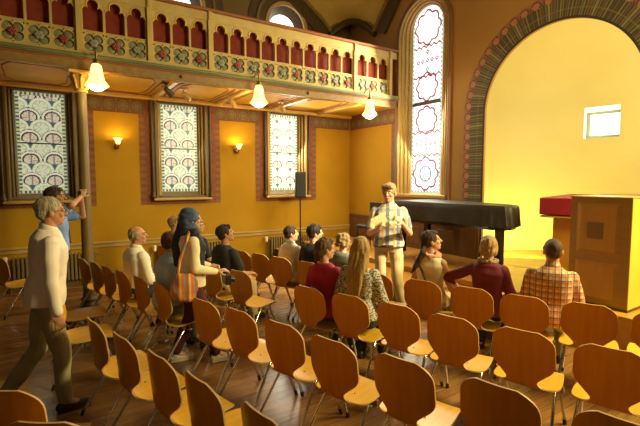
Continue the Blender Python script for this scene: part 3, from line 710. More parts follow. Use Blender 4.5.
def spotlamp():
    r = empty('ceiling_spotlight'); MB().box((-.04, -.07, -.03), (.04, .07, 0), bev=.005).build('mount', M['goldwood'], r)
    MB().tube([(0, 0, -.03), (0, 0, -.10), (0, .03, -.13)], .012, 8).build('arm', M['goldwood'], r)
    rm = Matrix.Rotation(R(50), 3, 'X'); mb = MB(); rings = []
    for rr_, zz in ((.03, .09), (.045, .07), (.045, -.02), (.058, -.08)): rings.append([Vector((0, .05, -.14)) + rm @ Vector((rr_ * math.cos(2 * PI * k / 14), rr_ * math.sin(2 * PI * k / 14), zz)) for k in range(14)])
    mb.rings(rings); mb.build('lamp_head', M['goldwood'], r, smooth=True)
    mb = MB(); mb.rings([[Vector((0, .05, -.14)) + rm @ Vector((.05 * f * math.cos(2 * PI * k / 14), .05 * f * math.sin(2 * PI * k / 14), z)) for k in range(14)] for f, z in ((1, -.081), (.6, -.085))]); mb.build('lens', M['shadehot'], r)
    return r
s0 = spotlamp()
for k, (x, y, rz, lab) in enumerate(((-7.5, 1.80, 20, 'dark spotlight under the balcony left of the second window'), (-7.75, 2.16, 0, 'pale spotlight under the balcony above the second window'), (-7.9, 3.10, 30, 'pale spotlight under the balcony left of the middle bell lamp'), (-7.95, 4.2, 25, 'pale spotlight under the balcony left of the third window'))):
    q = s0 if k == 0 else copy_tree(s0); q.location = (x, y, 3.52); q.rotation_euler = (0, 0, R(rz)); tag(q, lab, 'spotlight', 'spotlights under the balcony')
for ch in s0.children:
    if not ch.name.startswith('lens'): ch.data = ch.data.copy(); ch.data.materials[0] = M['iron']

light('vault_fill', 'POINT', (-7.7, 4.9, 5.3), 7, (1, .78, .35), .15)  # added unseen light that brightens the corner vault
# ------------------------------------------------------------------ radiators, loudspeaker
def radiator():
    r = empty('radiator')
    fin = MB()
    fin.box((0, -.018, .12), (.11, .018, .60), bev=.012)
    for k in range(21):
        f = (fin.build('fin', M['radiator'], r) if k == 0 else None)
        if k == 0: f0 = f; f0.location = (0, -.60, 0)
        else: f = f0.copy(); C.objects.link(f); f.location = (0, -.60 + k * .06, 0)
    MB().tube([(.055, -.68, .56), (.055, .66, .56)], .018, 8).tube([(.055, -.62, .16), (.055, .66, .16)], .018, 8).tube([(.055, -.66, .56), (.055, -.66, .0)], .012, 8).build('pipe', M['radiator'], r, smooth=True)
    mb = MB(); mb.lathe([(.03, -.05), (.034, 0), (.034, .05), (.02, .06)], 12, (.055, -.72, .56)); mb.build('valve', M['c_white'], r, smooth=True)
    return r
r0 = radiator()
for k, y in enumerate(WY):
    q = r0 if k == 0 else copy_tree(r0); q.location = (XL + .05, y + .12, 0); tag(q, ['ribbed radiator below the first window behind the photographing man', 'ribbed radiator below the second window', 'ribbed radiator with white valve below the third window'][k], 'radiator', 'ribbed radiators below the windows')
ls = empty('loudspeaker_stand', (-8.3, 4.86, 0)); tag(ls, 'black tripod stand with slim pole in front of the third window', 'speaker stand')
MB().tube([(0, 0, .35), (0, 0, 1.5)], .016, 10).build('pole', M['cap'], ls, smooth=True)
MB().tube([(0, 0, .3), (0, 0, .75)], .025, 10).build('collar', M['cap'], ls, smooth=True)
for a in (30, 150, 270): MB().tube([(0, 0, .62), (.42 * math.cos(R(a)), .42 * math.sin(R(a)), .012)], .012, 8).build('leg', M['cap'], ls, smooth=True)
sp = empty('loudspeaker', (-8.3, 4.86, 1.5), R(57 + 10)); tag(sp, 'slim black loudspeaker on a pole beside the third window', 'loudspeaker')
MB().box((-.11, -.12, 0), (.11, .12, .58), bev=.012).build('cabinet', M['cap'], sp)
MB().box((-.095, -.135, .04), (.095, -.12, .55), bev=.005).build('grille', flat('dark_grille', (.03, .03, .03), rough=.6), sp)

# ------------------------------------------------------------------ piano, stool, altar, lectern
pn = empty('grand_piano', (-4.9, 5.95, .45)); tag(pn, 'grand piano under a dark quilted cover on the dais', 'piano')
mb = MB(); out = [(-1.2, -.38), (.55, -.38), (.95, -.34), (1.14, -.28), (1.18, -.1), (1.12, .12), (.9, .25), (.3, .38), (-.3, .58), (-1.2, .60)]
top = []; rings = []
def prng(sc, z, wav=0):
    P_ = []; m = 12
    for i in range(len(out)):
        a = Vector(out[i]); b = Vector(out[(i + 1) % len(out)])
        for k in range(m):
            p = a.lerp(b, k / m); wv = wav * math.sin((i * m + k) * .9) * (1 + .5 * math.sin((i * m + k) * .37)); c = p * sc; d = p.normalized(); P_.append((c.x + d.x * wv, c.y + d.y * wv, z + wv * .6))
    return P_
mb.rings([prng(.86, 1.075), prng(.97, 1.07), prng(1.0, 1.045), prng(1.01, .98, .006), prng(1.015, .86, .014), prng(1.02, .75, .02), prng(1.0, .75, .02)]); mb.build('dust_cover', M['pianocover'], pn, smooth=True)
MB().prism([(p[0] * .96, p[1] * .96) for p in out], lambda u, v, d: (u, v, d), .70, 1.03).build('case', M['pianowood'], pn)
for x, y in ((.96, -.12), (-1.0, -.25), (-1.0, .42)):
    lg = MB().box((x - .05, y - .05, .10), (x + .05, y + .05, .72), bev=.01).build('leg', M['pianowood'], pn); MB().tube([(x, y - .02, .045), (x, y + .02, .045)], .042, 14).tube([(x, y, .05), (x, y, .11)], .02, 8).build('caster', M['brass'], lg, smooth=True)
st = empty('piano_stool', (-6.95, 5.75, .45)); tag(st, 'black piano chair on the dais left of the speaking man', 'chair')
MB().box((-.2, -.2, .44), (.2, .2, .52), bev=.02).build('seat', M['cap'], st)
for a in (-1, 1):
    for b in (-1, 1): MB().tube([(a * .17, b * .17, .45), (a * .19, b * .19, 0)], .015, 8).build('leg', M['cap'], st, smooth=True)
MB().box((-.03, .18, .52), (.03, .21, .70)).box((-.19, .17, .66), (.19, .21, .98), bev=.01).build('backrest', M['cap'], st)

al = empty('altar_table', (-3.35, 5.86, .45), R(17)); tag(al, 'orange wooden altar table standing behind the lectern', 'altar')
MB().box((.16, .10, 0), (.98, 1.9, .93), bev=.006).build('pedestal', M['altarwood'], al); MB().box((.01, .01, .93), (1.08, 2.14, .955), bev=.004).build('table_top', M['goldwood'], al)
cl = empty('altar_cloth', (-3.35, 5.86, 1.43), R(17)); tag(cl, 'crimson velvet cloth hanging over the altar table', 'cloth')
MB().box((0, 0, -.01), (1.09, 2.15, .225), bev=.01).build('cloth', M['redcloth'], cl)
MB().box((.5, .3, .226), (1.05, 1.9, .24), bev=.004).build('folded_runner', flat('bright_red_cloth', (.42, .05, .03)), cl)

lc = empty('lectern', (-2.325, 5.3, .45)); tag(lc, 'tall veneered wooden lectern with inlaid panels at the right', 'lectern')
MB().box((-.315, 0, .02), (.315, .62, 1.25), bev=.004).build('body', M['lectern'], lc)
MB().box((-.325, -.01, 1.25), (.325, .63, 1.265), bev=.003).build('top', M['goldwood'], lc)
MB().box((.315, .004, .03), (.322, .616, 1.245)).build('lit_side_face', M['lecternlit'], lc)
MB().box((-.32, -.006, 0), (.326, .626, .03)).build('plinth', M['darkwood'], lc)
def inlay(x0, x1, z0, z1):
    mb = MB(); w_ = .045
    a = [(x0, -.001, z0), (x1, -.001, z0), (x1, -.001, z1), (x0, -.001, z1)]; b = [(x0 + w_, -.012, z0 + w_), (x1 - w_, -.012, z0 + w_), (x1 - w_, -.012, z1 - w_), (x0 + w_, -.012, z1 - w_)]
    mb.add(a + b, [(0, 1, 5, 4)], 1).add(a + b, [(1, 2, 6, 5)], 1).add(a + b, [(2, 3, 7, 6)], 0).add(a + b, [(3, 0, 4, 7)], 0).add(b, [(0, 1, 2, 3)], 0)
    return mb.build('raised_panel', [M['lecterninlay'], M['lectern']], lc)
inlay(-.24, .22, .60, 1.19); inlay(-.24, .22, .06, .52)
MB().box((-.12, -.016, .78), (.05, -.011, .97)).build('square_inlay', M['lecterndark'], lc)
MB().prism([(-.22, .87), (-.14, .95), (-.14, .79)], lambda u, v, d: (u, -d, v), .010, .015).build('wedge_inlay', M['lecterninlay'], lc)
MB().prism([(.19, .87), (.08, .95), (.08, .79)], lambda u, v, d: (u, -d, v), .010, .015).build('wedge_inlay', M['lecterninlay'], lc)

# ------------------------------------------------------------------ plywood chairs
def make_chair():
    r = empty('plywood_chair')
    prof = [(-.245, .835), (-.240, .79), (-.232, .72), (-.224, .65), (-.219, .60), (-.214, .55), (-.209, .50), (-.203, .455), (-.188, .418), (-.150, .400), (-.095, .396), (-.02, .398), (.06, .404), (.14, .408), (.195, .402), (.225, .378)]
    wid = [.15, .18, .200, .212, .215, .196, .145, .104, .135, .200, .228, .232, .225, .212, .195, .13]
    # densify
    def interp(L, t):
        x = t * (len(L) - 1); i = min(int(x), len(L) - 2); f = x - i
        p0, p1, p2, p3 = L[max(i - 1, 0)], L[i], L[i + 1], L[min(i + 2, len(L) - 1)]
        cr = lambda a, b, c, d: .5 * (2 * b + (c - a) * f + (2 * a - 5 * b + 4 * c - d) * f * f + (3 * b - a - 3 * c + d) * f**3)
        return tuple(cr(*q) for q in zip(p0, p1, p2, p3)) if isinstance(p0, tuple) else cr(p0, p1, p2, p3)
    NV, NU = 46, 12; T = .0055
    ctr = [Vector((0,) + interp(prof, j / NV)) for j in range(NV + 1)]; ww = [interp(wid, j / NV) for j in range(NV + 1)]
    # rounded top corners: width grows quickly from the top
    for j in range(NV + 1):
        z = ctr[j].z
        if z > .65: ww[j] = .213 * (1 - .50 * (max(0, z - .68) / .155)**3.4)
    front, back = [], []
    for j in range(NV + 1):
        t = (ctr[min(j + 1, NV)] - ctr[max(j - 1, 0)]).normalized(); nrm = Vector((1, 0, 0)).cross(t).normalized()
        if j < NV * .45 and nrm.y > 0: pass
        for i in range(NU + 1):
            u = -1 + 2 * i / NU; x = u * ww[j]
            k_ = min(1, max(0, (ctr[j].z - .42) / .10)); bend = (.035 * k_ + .010 * (1 - k_)) * (abs(x) / .21)**2
            c = ctr[j] + Vector((0, bend * k_, bend * (1 - k_)))
            c = c + Vector((x, 0, 0)); front.append(c + nrm * T); back.append(c - nrm * T)
    mb = MB(); n1 = NU + 1; fs = []
    for j in range(NV):
        for i in range(NU): a = j * n1 + i; fs.append((a, a + 1, a + n1 + 1, a + n1))
    o_ = len(front); fb = [tuple(reversed([q + o_ for q in f])) for f in fs]; ed = []
    per = [j * n1 for j in range(NV + 1)] + [NV * n1 + i for i in range(1, n1)] + [j * n1 + NU for j in range(NV - 1, -1, -1)] + [i for i in range(NU - 1, 0, -1)]
    for a, b in zip(per, per[1:] + per[:1]): ed.append((a, b, b + o_, a + o_))
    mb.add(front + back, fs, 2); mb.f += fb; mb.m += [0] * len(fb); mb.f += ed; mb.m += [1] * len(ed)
    mb.build('plywood_shell', [M['ply'], M['plyedge'], M['plylit']], r, smooth=True)
    mb = MB()
    for x, y in ((-.07, .10), (.07, .10), (-.07, -.04), (.07, -.04)): mb.ell((x, y, .408), (.008, .008, .004), n=8, m=4)
    mb.build('rivet', M['chrome'], r, smooth=True)
    mb = MB()
    for y in (-.05, .10): mb.tube([(-.19, y, .365), (-.16, y, .38), (.16, y, .38), (.19, y, .365)], .011, 8)
    for s in (-1, 1): mb.tube([(s * .15, -.06, .38), (s * .15, .12, .38)], .011, 8)
    mb.build('under_frame', M['chrome'], r, smooth=True)
    MB().box((.175, -.03, .35), (.245, .02, .365)).tube([(.235, -.005, .34), (.235, -.005, .40)], .010, 8).build('row_connector', M['chrome'], r)
    MB().box((-.245, .04, .35), (-.175, .08, .365)).build('row_connector', M['chrome'], r)
    for sx, sy in ((-1, 1), (1, 1), (-1, -1), (1, -1)):
        p1 = (sx * .185, .09 if sy > 0 else -.03, .38); p2 = (sx * .215, .23 if sy > 0 else -.27, .03)
        lg = MB().tube([(sx * .16, p1[1] -   .01 * sy, .395), p1, p2], .0115, 10).build('leg', M['chrome'], r, smooth=True)
        MB().tube([(p2[0] - .002 * sx, p2[1] - .006 * sy, .05), (p2[0] + .002 * sx, p2[1] + .009 * sy, .0)], .0145, 10).build('foot_cap', M['cap'], lg, smooth=True)
    return r
A20 = 21
chair_rows = {
 # back-top centre positions (x, y, angle) with labels
 'lower left row of plywood chairs nearest the camera': [
  (-3.62, .31, 20, 'plywood chair at the near left row, back leaning left of a lone chrome leg'),
  (-3.15, .44, 22, 'plywood chair second in the lower left row beside a yellow seat'),
  (-2.68, .58, 22, 'plywood chair third in the lower left row'),
  (-2.22, .72, 20, 'plywood chair fourth in the lower left row, cut by the lower edge'),
  (-1.72, .86, 19, 'plywood chair last in the lower left row, only its top corner in view')],
 'second row of plywood chairs running to the lower right corner': [
  (-3.70, 1.19, 25, 'empty plywood chair just right of the wine trousers of the scarfed woman'),
  (-3.26, 1.34, 25, 'empty plywood chair, second right of the scarfed woman'),
  (-2.78, 1.49, 26, 'empty plywood chair in front of the gap beside the magenta woman'),
  (-2.29, 1.64, 24, 'empty plywood chair directly nearer the camera than the long haired woman'),
  (-1.80, 1.82, 24, 'large empty plywood chair cut by the lower edge near the middle'),
  (-1.28, 2.01, 23, 'large empty plywood chair cut by the lower edge right of middle'),
  (-.76, 2.20, 23, 'plywood chair in the lower right corner, only its top in view')],
 'third row of plywood chairs': [
  (-5.20, 1.75, 24, 'plywood chair of the man in the black T-shirt'),
  (-4.70, 1.93, 27, 'empty plywood chair with bright yellow seat in front of the black T-shirt man'),
  (-3.60, 2.22, 25, 'plywood chair of the woman in magenta'),
  (-3.13, 2.38, 27, 'plywood chair of the woman with long blond hair'),
  (-2.66, 2.55, 25, 'empty plywood chair right of the long haired woman'),
  (-2.17, 2.71, 26, 'empty plywood chair behind the woman with the raised arm'),
  (-1.68, 2.89, 27, 'empty plywood chair behind the plaid shirt man'),
  (-1.18, 3.06, 27, 'empty plywood chair at the right edge below the lectern')],
 'front row of plywood chairs': [
  (-6.40, 2.38, 20, 'plywood chair half hidden by the black T-shirt man'),
  (-6.02, 2.52, 20, 'empty plywood chair right of the black T-shirt man in the front row'),
  (-5.62, 2.63, 24, 'empty plywood chair left of the white bloused woman'),
  (-5.22, 2.75, 27, 'plywood chair of the short haired woman in the white blouse'),
  (-4.72, 2.90, 27, 'plywood chair of the man in the black shirt'),
  (-4.22, 3.04, 27, 'plywood chair of the curly haired person beyond the magenta woman'),
  (-3.70, 3.20, 27, 'empty plywood chair beyond the long haired woman'),
  (-3.17, 3.39, 30, 'plywood chair of the woman in the cream top'),
  (-2.68, 3.57, 30, 'plywood chair of the woman in plum'),
  (-2.20, 3.75, 30, 'plywood chair of the man in the red plaid shirt'),
  (-1.74, 3.98, 32, 'empty plywood chair right of the red plaid shirt man'),
  (-1.27, 4.20, 32, 'plywood chair cut by the right edge of the picture')],
 'left block of plywood chairs': [
  (-6.62, .44, 22, 'empty plywood chair beside the photographing man, first in the far left row'),
  (-6.24, .55, 22, 'empty plywood chair second in the far left row'),
  (-5.86, .65, 21, 'empty plywood chair third in the far left row'),
  (-5.46, .76, 21, 'plywood chair of the balding man in the white shirt'),
  (-5.03, .88, 19, 'empty plywood chair between the two seated men at the left'),
  (-4.55, 1.00, 19, 'plywood chair of the man in the pale blue shirt')],
 'chairs scattered at the left edge': [
  (-7.35, -.55, 25, 'plywood chair at the left edge behind the standing older man'),
  (-5.38, .10, -6, 'empty plywood chair just beyond the older man, only its seat in view'),
  (-4.66, .08, -6, 'empty plywood chair beside the older man, its seat lit and legs shining'),
  (-2.66, -.22, 52, 'plywood chair at the lower left edge before the older man'),
  (-2.20, -.04, 55, 'plywood chair cut by the lower left corner'),
  (-6.60, 1.62, 20, 'plywood chair of the profile face beside the headscarf'),
  (-7.15, 1.60, 20, 'plywood chair of the man with sunglasses pushed up')],
}
ch0 = make_chair(); first = True
for g, lst in chair_rows.items():
    for x, y, a, lab in lst:
        if 'scattered' not in g:
            a = a - 10; k_ = .03 + (.03 if x > -2.4 else 0); x -= .545 * k_; y -= .839 * k_
        o = ch0 if first else copy_tree(ch0); first = False
        ax, ay = -math.sin(R(a)), math.cos(R(a)); o.location = (x + ax * .225, y + ay * .225, 0); o.rotation_euler = (0, 0, R(a)); tag(o, lab, 'chair', g)

# ------------------------------------------------------------------ people
REM = []
def organic(mb, name, mats, parent, voxel=.009, wr=0, wsc=9, smooth=2, paint=None, stretch=(1, 1, 1)):
    o = mb.build(name, mats, parent)
    m = o.modifiers.new('r', 'REMESH'); m.mode = 'VOXEL'; m.voxel_size = voxel
    s = o.modifiers.new('s', 'SMOOTH'); s.factor = .5; s.iterations = smooth
    REM.append((o, wr, wsc, paint, mats if isinstance(mats, (list, tuple)) else [mats], stretch)); return o
def finish_organic():
    bpy.context.view_layer.update(); dg = bpy.context.evaluated_depsgraph_get(); new = []
    for o, *_ in REM: new.append(bpy.data.meshes.new_from_object(o.evaluated_get(dg)))
    for (o, wr, wsc, paint, mats, stv), me in zip(REM, new):
        o.modifiers.clear(); o.data = me; me.name = o.name
        me.materials.clear()
        for m in mats: me.materials.append(m)
        if wr:
            n = len(me.vertices); co = np.empty(n * 3, dtype=np.float32); me.vertices.foreach_get('co', co); nr = np.empty(n * 3, dtype=np.float32); me.vertices.foreach_get('normal', nr)
            co = co.reshape(-1, 3); nr = nr.reshape(-1, 3); sx, sy, sz = stv
            d = np.array([noise.noise(Vector((c[0] * wsc * sx, c[1] * wsc * sy, c[2] * wsc * sz))) for c in co], dtype=np.float32)
            co = co + nr * (d[:, None] * wr); me.vertices.foreach_set('co', co.ravel().astype(np.float32))
        mi = [0] * len(me.polygons)
        if paint: mi = [paint(p.center) for p in me.polygons]
        me.polygons.foreach_set('material_index', mi); me.polygons.foreach_set('use_smooth', [True] * len(me.polygons)); me.update()
def ik(a, b, l1, l2, pole):
    a = Vector(a); b = Vector(b); d = b - a; L = d.length
    if L > (l1 + l2) * .995: b = a + d.normalized() * (l1 + l2) * .995; d = b - a; L = d.length
    x = (l1 * l1 - l2 * l2 + L * L) / (2 * L); h = math.sqrt(max(l1 * l1 - x * x, 0)); u = d / L; p = Vector(pole); p = (p - u * p.dot(u)).normalized()
    return a + u * x + p * h, b
def torso_rings(pel, nk, hx, sx, prof, grow=0, fwd=None, n=20, ts=None):
    pel = Vector(pel); nk = Vector(nk); out = []
    for t, hw, hd, of in prof:
        c = pel.lerp(nk, t); side = hx.lerp(sx, t).normalized(); up = (nk - pel).normalized(); fw = up.cross(side).normalized()
        c = c + fw * of; ring = []
        for k in range(n):
            a = 2 * PI * k / n; ca, sa = math.cos(a), math.sin(a); e = .8
            x = math.copysign(abs(ca)**e, ca) * (hw + grow); y = math.copysign(abs(sa)**e, sa) * (hd + grow); ring.append(c + side * x + fw * y)
        out.append(ring)
    return out
PM = [(-.10, .135, .10, 0), (0, .165, .12, 0), (.12, .168, .12, 0), (.35, .150, .112, .01), (.58, .165, .125, .012), (.78, .178, .122, 0), (.90, .15, .10, -.01), (1.0, .075, .07, -.01)]
PW = [(-.10, .135, .10, 0), (0, .175, .125, 0), (.12, .172, .122, 0), (.38, .125, .098, .01), (.60, .142, .118, .022), (.78, .150, .112, .0), (.90, .125, .088, -.01), (1.0, .06, .058, -.01)]
def hand(mb, W_, D, N, s, curl=35, side=1, grip=0):
    """palm from wrist W_ along D; N = palm normal (curl direction); side = thumb side sign"""
    D = Vector(D).normalized(); N = Vector(N); N = (N - D * N.dot(D)).normalized(); T = D.cross(N) * side
    W_ = Vector(W_); Rm = Matrix((T, D, N)).transposed()
    mb.ell(W_ + D * .045 * s, (.040 * s, .052 * s, .016 * s), Rm, 14, 8)
    for k, (off, ln) in enumerate(((.030, .074), (.010, .082), (-.011, .076), (-.030, .060))):
        p = W_ + D * .082 * s + T * off * s; ang = 0; d = D.copy()
        for seg, fr in enumerate((.44, .32, .24)):
            ang += R(curl * (.55 if seg == 0 else 1) + k * 3); d = D * math.cos(ang) + N * math.sin(ang); q = p + d * ln * fr * s; mb.capsule(p, q, (.0094 - .0008 * seg) * s, (.0088 - .0008 * seg) * s, 8); p = q
    p = W_ + D * .022 * s + T * .030 * s; d1 = (D * .6 + T * .75 + N * .3).normalized(); q = p + d1 * .040 * s; mb.capsule(p, q, .014 * s, .0115 * s, 8); d2 = (D * .9 + T * .15 + N * .5).normalized(); mb.capsule(q, q + d2 * .034 * s, .0112 * s, .009 * s, 8)
def person(loc, rz, label, s=1.0, seat=False, female=False, skin='skin_fair', hair=('short', 'h_brown'), top=('long', 'c_white'), trousers='c_navy', shoes='shoe',
           lean=0.0, twist=0, hyaw=0, hpitch=0, hroll=0, wl=None, wr=None, el=None, er=None, hl=None, hr=None, legs=None, voxel=.009, face=True, neckopen=False, wsc=9, shirt_long=.0, curl=35, tucked=True):
    r = empty('person', loc, R(rz)); tag(r, label, 'person')
    prof = PW if female else PM
    if seat:
        pel = Vector((0, -.01, .54 * s)); nk = Vector((0, .0 + lean, .54 * s + .49 * s))
    else:
        pel = Vector((0, 0, .94 * s)); nk = Vector((0, lean, 1.46 * s))
    up = (nk - pel).normalized(); hx = Vector((1, 0, 0)); sx = Vector((math.cos(R(twist)), math.sin(R(twist)), 0)); fwt = up.cross(sx).normalized()
    shw = (.140 if female else .168) * s
    pr = [(t, a * s, b * s, c * s) for t, a, b, c in prof]
    SL = nk - up * .080 * s - sx * shw; SR = nk - up * .080 * s + sx * shw
    if seat:
        wl = wl or (-.10 * s, .24 * s, .64 * s); wr = wr or (.10 * s, .26 * s, .64 * s)
    else:
        wl = wl or (-.26 * s, .03, .80 * s); wr = wr or (.26 * s, .03, .80 * s)
    u1, u2 = .29 * s, .255 * s
    EL, WL = ik(SL, wl, u1, u2, el or (-.6, -.6, -.4)); ER, WR = ik(SR, wr, u1, u2, er or (.6, -.6, -.4))
    # legs
    if legs is None:
        if seat: legs = [((-.10 * s, .36, .50 * s), (-.11 * s, .34, .09)), ((.10 * s, .36, .50 * s), (.11 * s, .38, .09))]
        else: legs = [((-.10 * s, .02, .50 * s), (-.11 * s, -.01, .09)), ((.10 * s, .02, .50 * s), (.11 * s, .03, .09))]
    legs = [(Vector(a), Vector(b)) for a, b in legs]
    hips = [pel + Vector((-.092 * s, 0, -.02)), pel + Vector((.092 * s, 0, -.02))]
    b = MB()
    b.rings(torso_rings(pel, nk, hx, sx, pr))
    for S_, E_, W_ in ((SL, EL, WL), (SR, ER, WR)):
        b.capsule(nk - up * .07 * s, S_, .05 * s, .052 * s); b.capsule(S_, E_, .049 * s, .038 * s); b.capsule(E_, W_, .038 * s, .026 * s)
    for H_, (K_, A_) in zip(hips, legs): b.capsule(H_, K_, .078 * s, .052 * s); b.capsule(K_, A_, .052 * s, .034 * s); b.capsule(A_, A_ + Vector((0, .11, -.05)), .034, .03)
    hl_ = hl or (WL - EL, Vector((0, 0, -1)) if seat else Vector((1, 0, 0))); hr_ = hr or (WR - ER, Vector((0, 0, -1)) if seat else Vector((-1, 0, 0)))
    hand(b, WL, hl_[0], hl_[1], s * 1.0, curl, side=(hl[2] if hl and len(hl) > 2 else 1)); hand(b, WR, hr_[0], hr_[1], s * 1.0, curl, side=(hr[2] if hr and len(hr) > 2 else -1))
    # head
    hs = s * (.97 if female else 1.0)
    HR = Matrix.Rotation(R(hyaw), 3, 'Z') @ Matrix.Rotation(R(hpitch), 3, 'X') @ Matrix.Rotation(R(hroll), 3, 'Y')
    hc = nk + Vector((0, .02, .150 * s)) + HR @ Vector((0, .0, 0)); P = lambda x, y, z: hc + HR @ (Vector((x, y, z)) * hs)
    b.capsule(nk - up * .05 * s, P(0, -.015, -.06), (.050 if female else .060) * s, (.046 if female else .055) * s)
    def he(c, r_): b.ell(P(*c), tuple(q * hs for q in r_), HR, 20, 14)
    he((0, -.012, .028), (.074, .094, .085)); he((0, .022, -.035), (.060, .066, .075)); he((0, .060, -.085), (.030, .026, .024)); he((0, .070, .030), (.054, .022, .016))
    he((0, .035, -.055), (.052, .05, .05))
    for q in (-1, 1): he((q * .077, -.008, -.008), (.012, .020, .031)); he((q * .038, .062, -.022), (.022, .022, .02))
    b.capsule(P(0, .086, .018), P(0, .106, -.020), .010 * hs, .0145 * hs, 10); b.ell(P(0, .084, -.052), (.024 * hs, .011 * hs, .007 * hs), HR); b.ell(P(0, .080, -.064), (.022 * hs, .012 * hs, .008 * hs), HR)
    body = organic(b, 'body', [M[skin]], r, voxel, smooth=1)
    if face:
        for q in (-1, 1):
            MB().ell(P(q * .030, .083, .010), (.013 * hs, .009 * hs, .009 * hs), HR, 12, 8, 0).ell(P(q * .030, .0905, .010), (.006 * hs, .004 * hs, .006 * hs), HR, 8, 6, 1).build('eye', [M['eyewhite'], M['iris']], r, smooth=True)
            MB().capsule(P(q * .016, .092, .030), P(q * .046, .082, .032), .004 * hs, .003 * hs, 6).build('eyebrow', M['h_dark'], r, smooth=True)
        MB().ell(P(0, .0935, -.058), (.021 * hs, .005 * hs, .0045 * hs), HR, 12, 6).build('lips', flat('lips', (.42, .13, .09)), r, smooth=True)
    # hair
    h = MB(); st, hm = hair
    def hh(c, r_): h.ell(P(*c), tuple(q * hs for q in r_), HR, 20, 14)
    if st in ('short', 'crop', 'bob', 'long', 'ponytail', 'curly', 'bun', 'swept', 'receding'):
        g = .004 if st == 'crop' else (.006 if st == 'receding' else .011)
        hh((0, -.022, .040), (.074 + g, .090 + g, .080 + g)); hh((0, -.050, -.005), (.066 + g, .050 + g, .062)); 
        if st not in ('crop', 'receding'):
            hh((0, .045, .085), (.056, .036, .030))
        for q in (-1, 1): hh((q * .070, .008, .02), (.014, .022, .034))
    if st == 'balding':
        hh((0, -.060, .010), (.070, .046, .066))
        for q in (-1, 1): hh((q * .068, -.018, .016), (.020, .05, .042))
        hh((0, -.04, .07), (.060, .055, .038))
    if st == 'swept':
        hh((-.02, .07, .075), (.055, .03, .03)); hh((.05, .045, .07), (.035, .035, .035))
    if st == 'bob':
        hh((0, -.060, -.035), (.082, .055, .065))
        for q in (-1, 1): hh((q * .066, -.01, -.020), (.030, .050, .065))
    if st == 'curly':
        rnd = random.Random(5)
        for k in range(46):
            a = rnd.uniform(0, 2 * PI); z = rnd.uniform(-.05, .11); rr_ = .09 * math.sqrt(max(.1, 1 - (z / .14)**2)); x = rr_ * math.cos(a); y = -.02 + rr_ * math.sin(a)
            if y > .055 and z < .07: continue
            h.ell(P(x, y, z), (.024, .024, .024), None, 8, 6)
    if st == 'bun':
        hh((0, -.075, -.035), (.075, .055, .055)); h.capsule(P(0, -.10, -.05), P(0, -.11, -.13), .032, .018); h.capsule(P(.04, -.08, -.05), P(.045, -.09, -.11), .022, .012)
    if st == 'long':
        for q in (-.05, -.018, .018, .05): h.capsule(P(q, -.075, -.0), hc + Vector((q * 1.15, -.135, -.24 * s)), .036, .030); h.capsule(hc + Vector((q * 1.15, -.135, -.24 * s)), hc + Vector((q * .9, -.165, -.40 * s)), .030, .014)
        for q in (-1, 1): h.capsule(P(q * .070, -.01, .02), hc + Vector((q * .085, -.085, -.22 * s)), .028, .026); h.capsule(hc + Vector((q * .085, -.085, -.22 * s)), hc + Vector((q * .07, -.12, -.36 * s)), .026, .010)
    if st == 'ponytail':
        h.capsule(P(0, -.085, -.01), hc + Vector((-.03, -.14, -.12)), .035, .034); h.capsule(hc + Vector((-.03, -.14, -.12)), hc + Vector((-.09, -.19, -.27)), .034, .030); h.capsule(hc + Vector((-.09, -.19, -.27)), hc + Vector((-.15, -.19, -.36)), .028, .008)
    if st != 'none': organic(h, 'hair', M[hm], r, .008, .009 if st != 'crop' else .003, 24, 1, stretch=(1.6, 1.6, .4))
    # shirt
    kind, tm = top
    t = MB(); g = .014
    lowext = [(-.16 - shirt_long, pr[0][1] + .035, pr[0][2] + .03, 0)] if (not seat) else []
    cut = [q for q in pr if q[0] < .92] + [(.95, .108 * s, .088 * s, -.01), (1.03, .066 * s, .062 * s, -.006)]
    if neckopen: cut = [q for q in pr if q[0] <= .80] + [(.90, .125 * s, .09 * s, -.02)]
    if not seat: cut = [((-.10 if tucked is False else .02), pr[1][1] + .012, pr[1][2] + .012, 0), (.12, pr[2][1] + .01, pr[2][2] + .01, 0)] + cut[3:]
    t.rings(torso_rings(pel, nk, hx, sx, cut, g))
    fr = {'long': 1, 'short': 1, 'tank': 0, 'three': 1}[kind]
    for S_, E_, W_ in ((SL, EL, WL), (SR, ER, WR)):
        if kind == 'tank': t.capsule(nk - up * .05 * s + (S_ - nk) * .45, S_ - up * .10 * s, .034, .045); continue
        t.capsule(nk - up * .085 * s, S_, .046 * s, .058 * s)
        if kind == 'short': t.capsule(S_, S_.lerp(E_, .72), .062 * s, .060 * s)
        else:
            t.capsule(S_, E_, .062 * s, .052 * s); t.capsule(E_, E_.lerp(W_, .92 if kind == 'long' else .45), .052 * s, .038 * s)
    organic(t, 'shirt' if kind != 'tank' else 'vest_top', M[tm], r, voxel + .001, .011, wsc, 2)
    if kind == 'long' and not seat or tm in ('c_pinkwhite', 'c_white', 'c_paleblue', 'c_plaid_red', 'c_plaid_blue', 'c_blue'):
        c = MB(); cr = []
        for zz, rr_ in ((-.015, .070), (.02, .068), (.045, .062), (.05, .058), (.02, .060), (-.015, .062)):
            cr.append([nk + sx * rr_ * s * math.cos(2 * PI * k / 20) + fwt * (rr_ * s * math.sin(2 * PI * k / 20)) + Vector((0, 0, zz * (1 - .35 * math.sin(2 * PI * k / 20)) * s)) for k in range(20)])
        c.rings(cr, closed=True); c.build('collar', M[tm], r, smooth=True)
    # trousers
    t = MB(); t.rings(torso_rings(pel, nk, hx, hx, [(-.12, .13 * s, .10 * s, 0), (0, .170 * s, .125 * s, 0), (.10, .160 * s, .118 * s, 0)], .008))
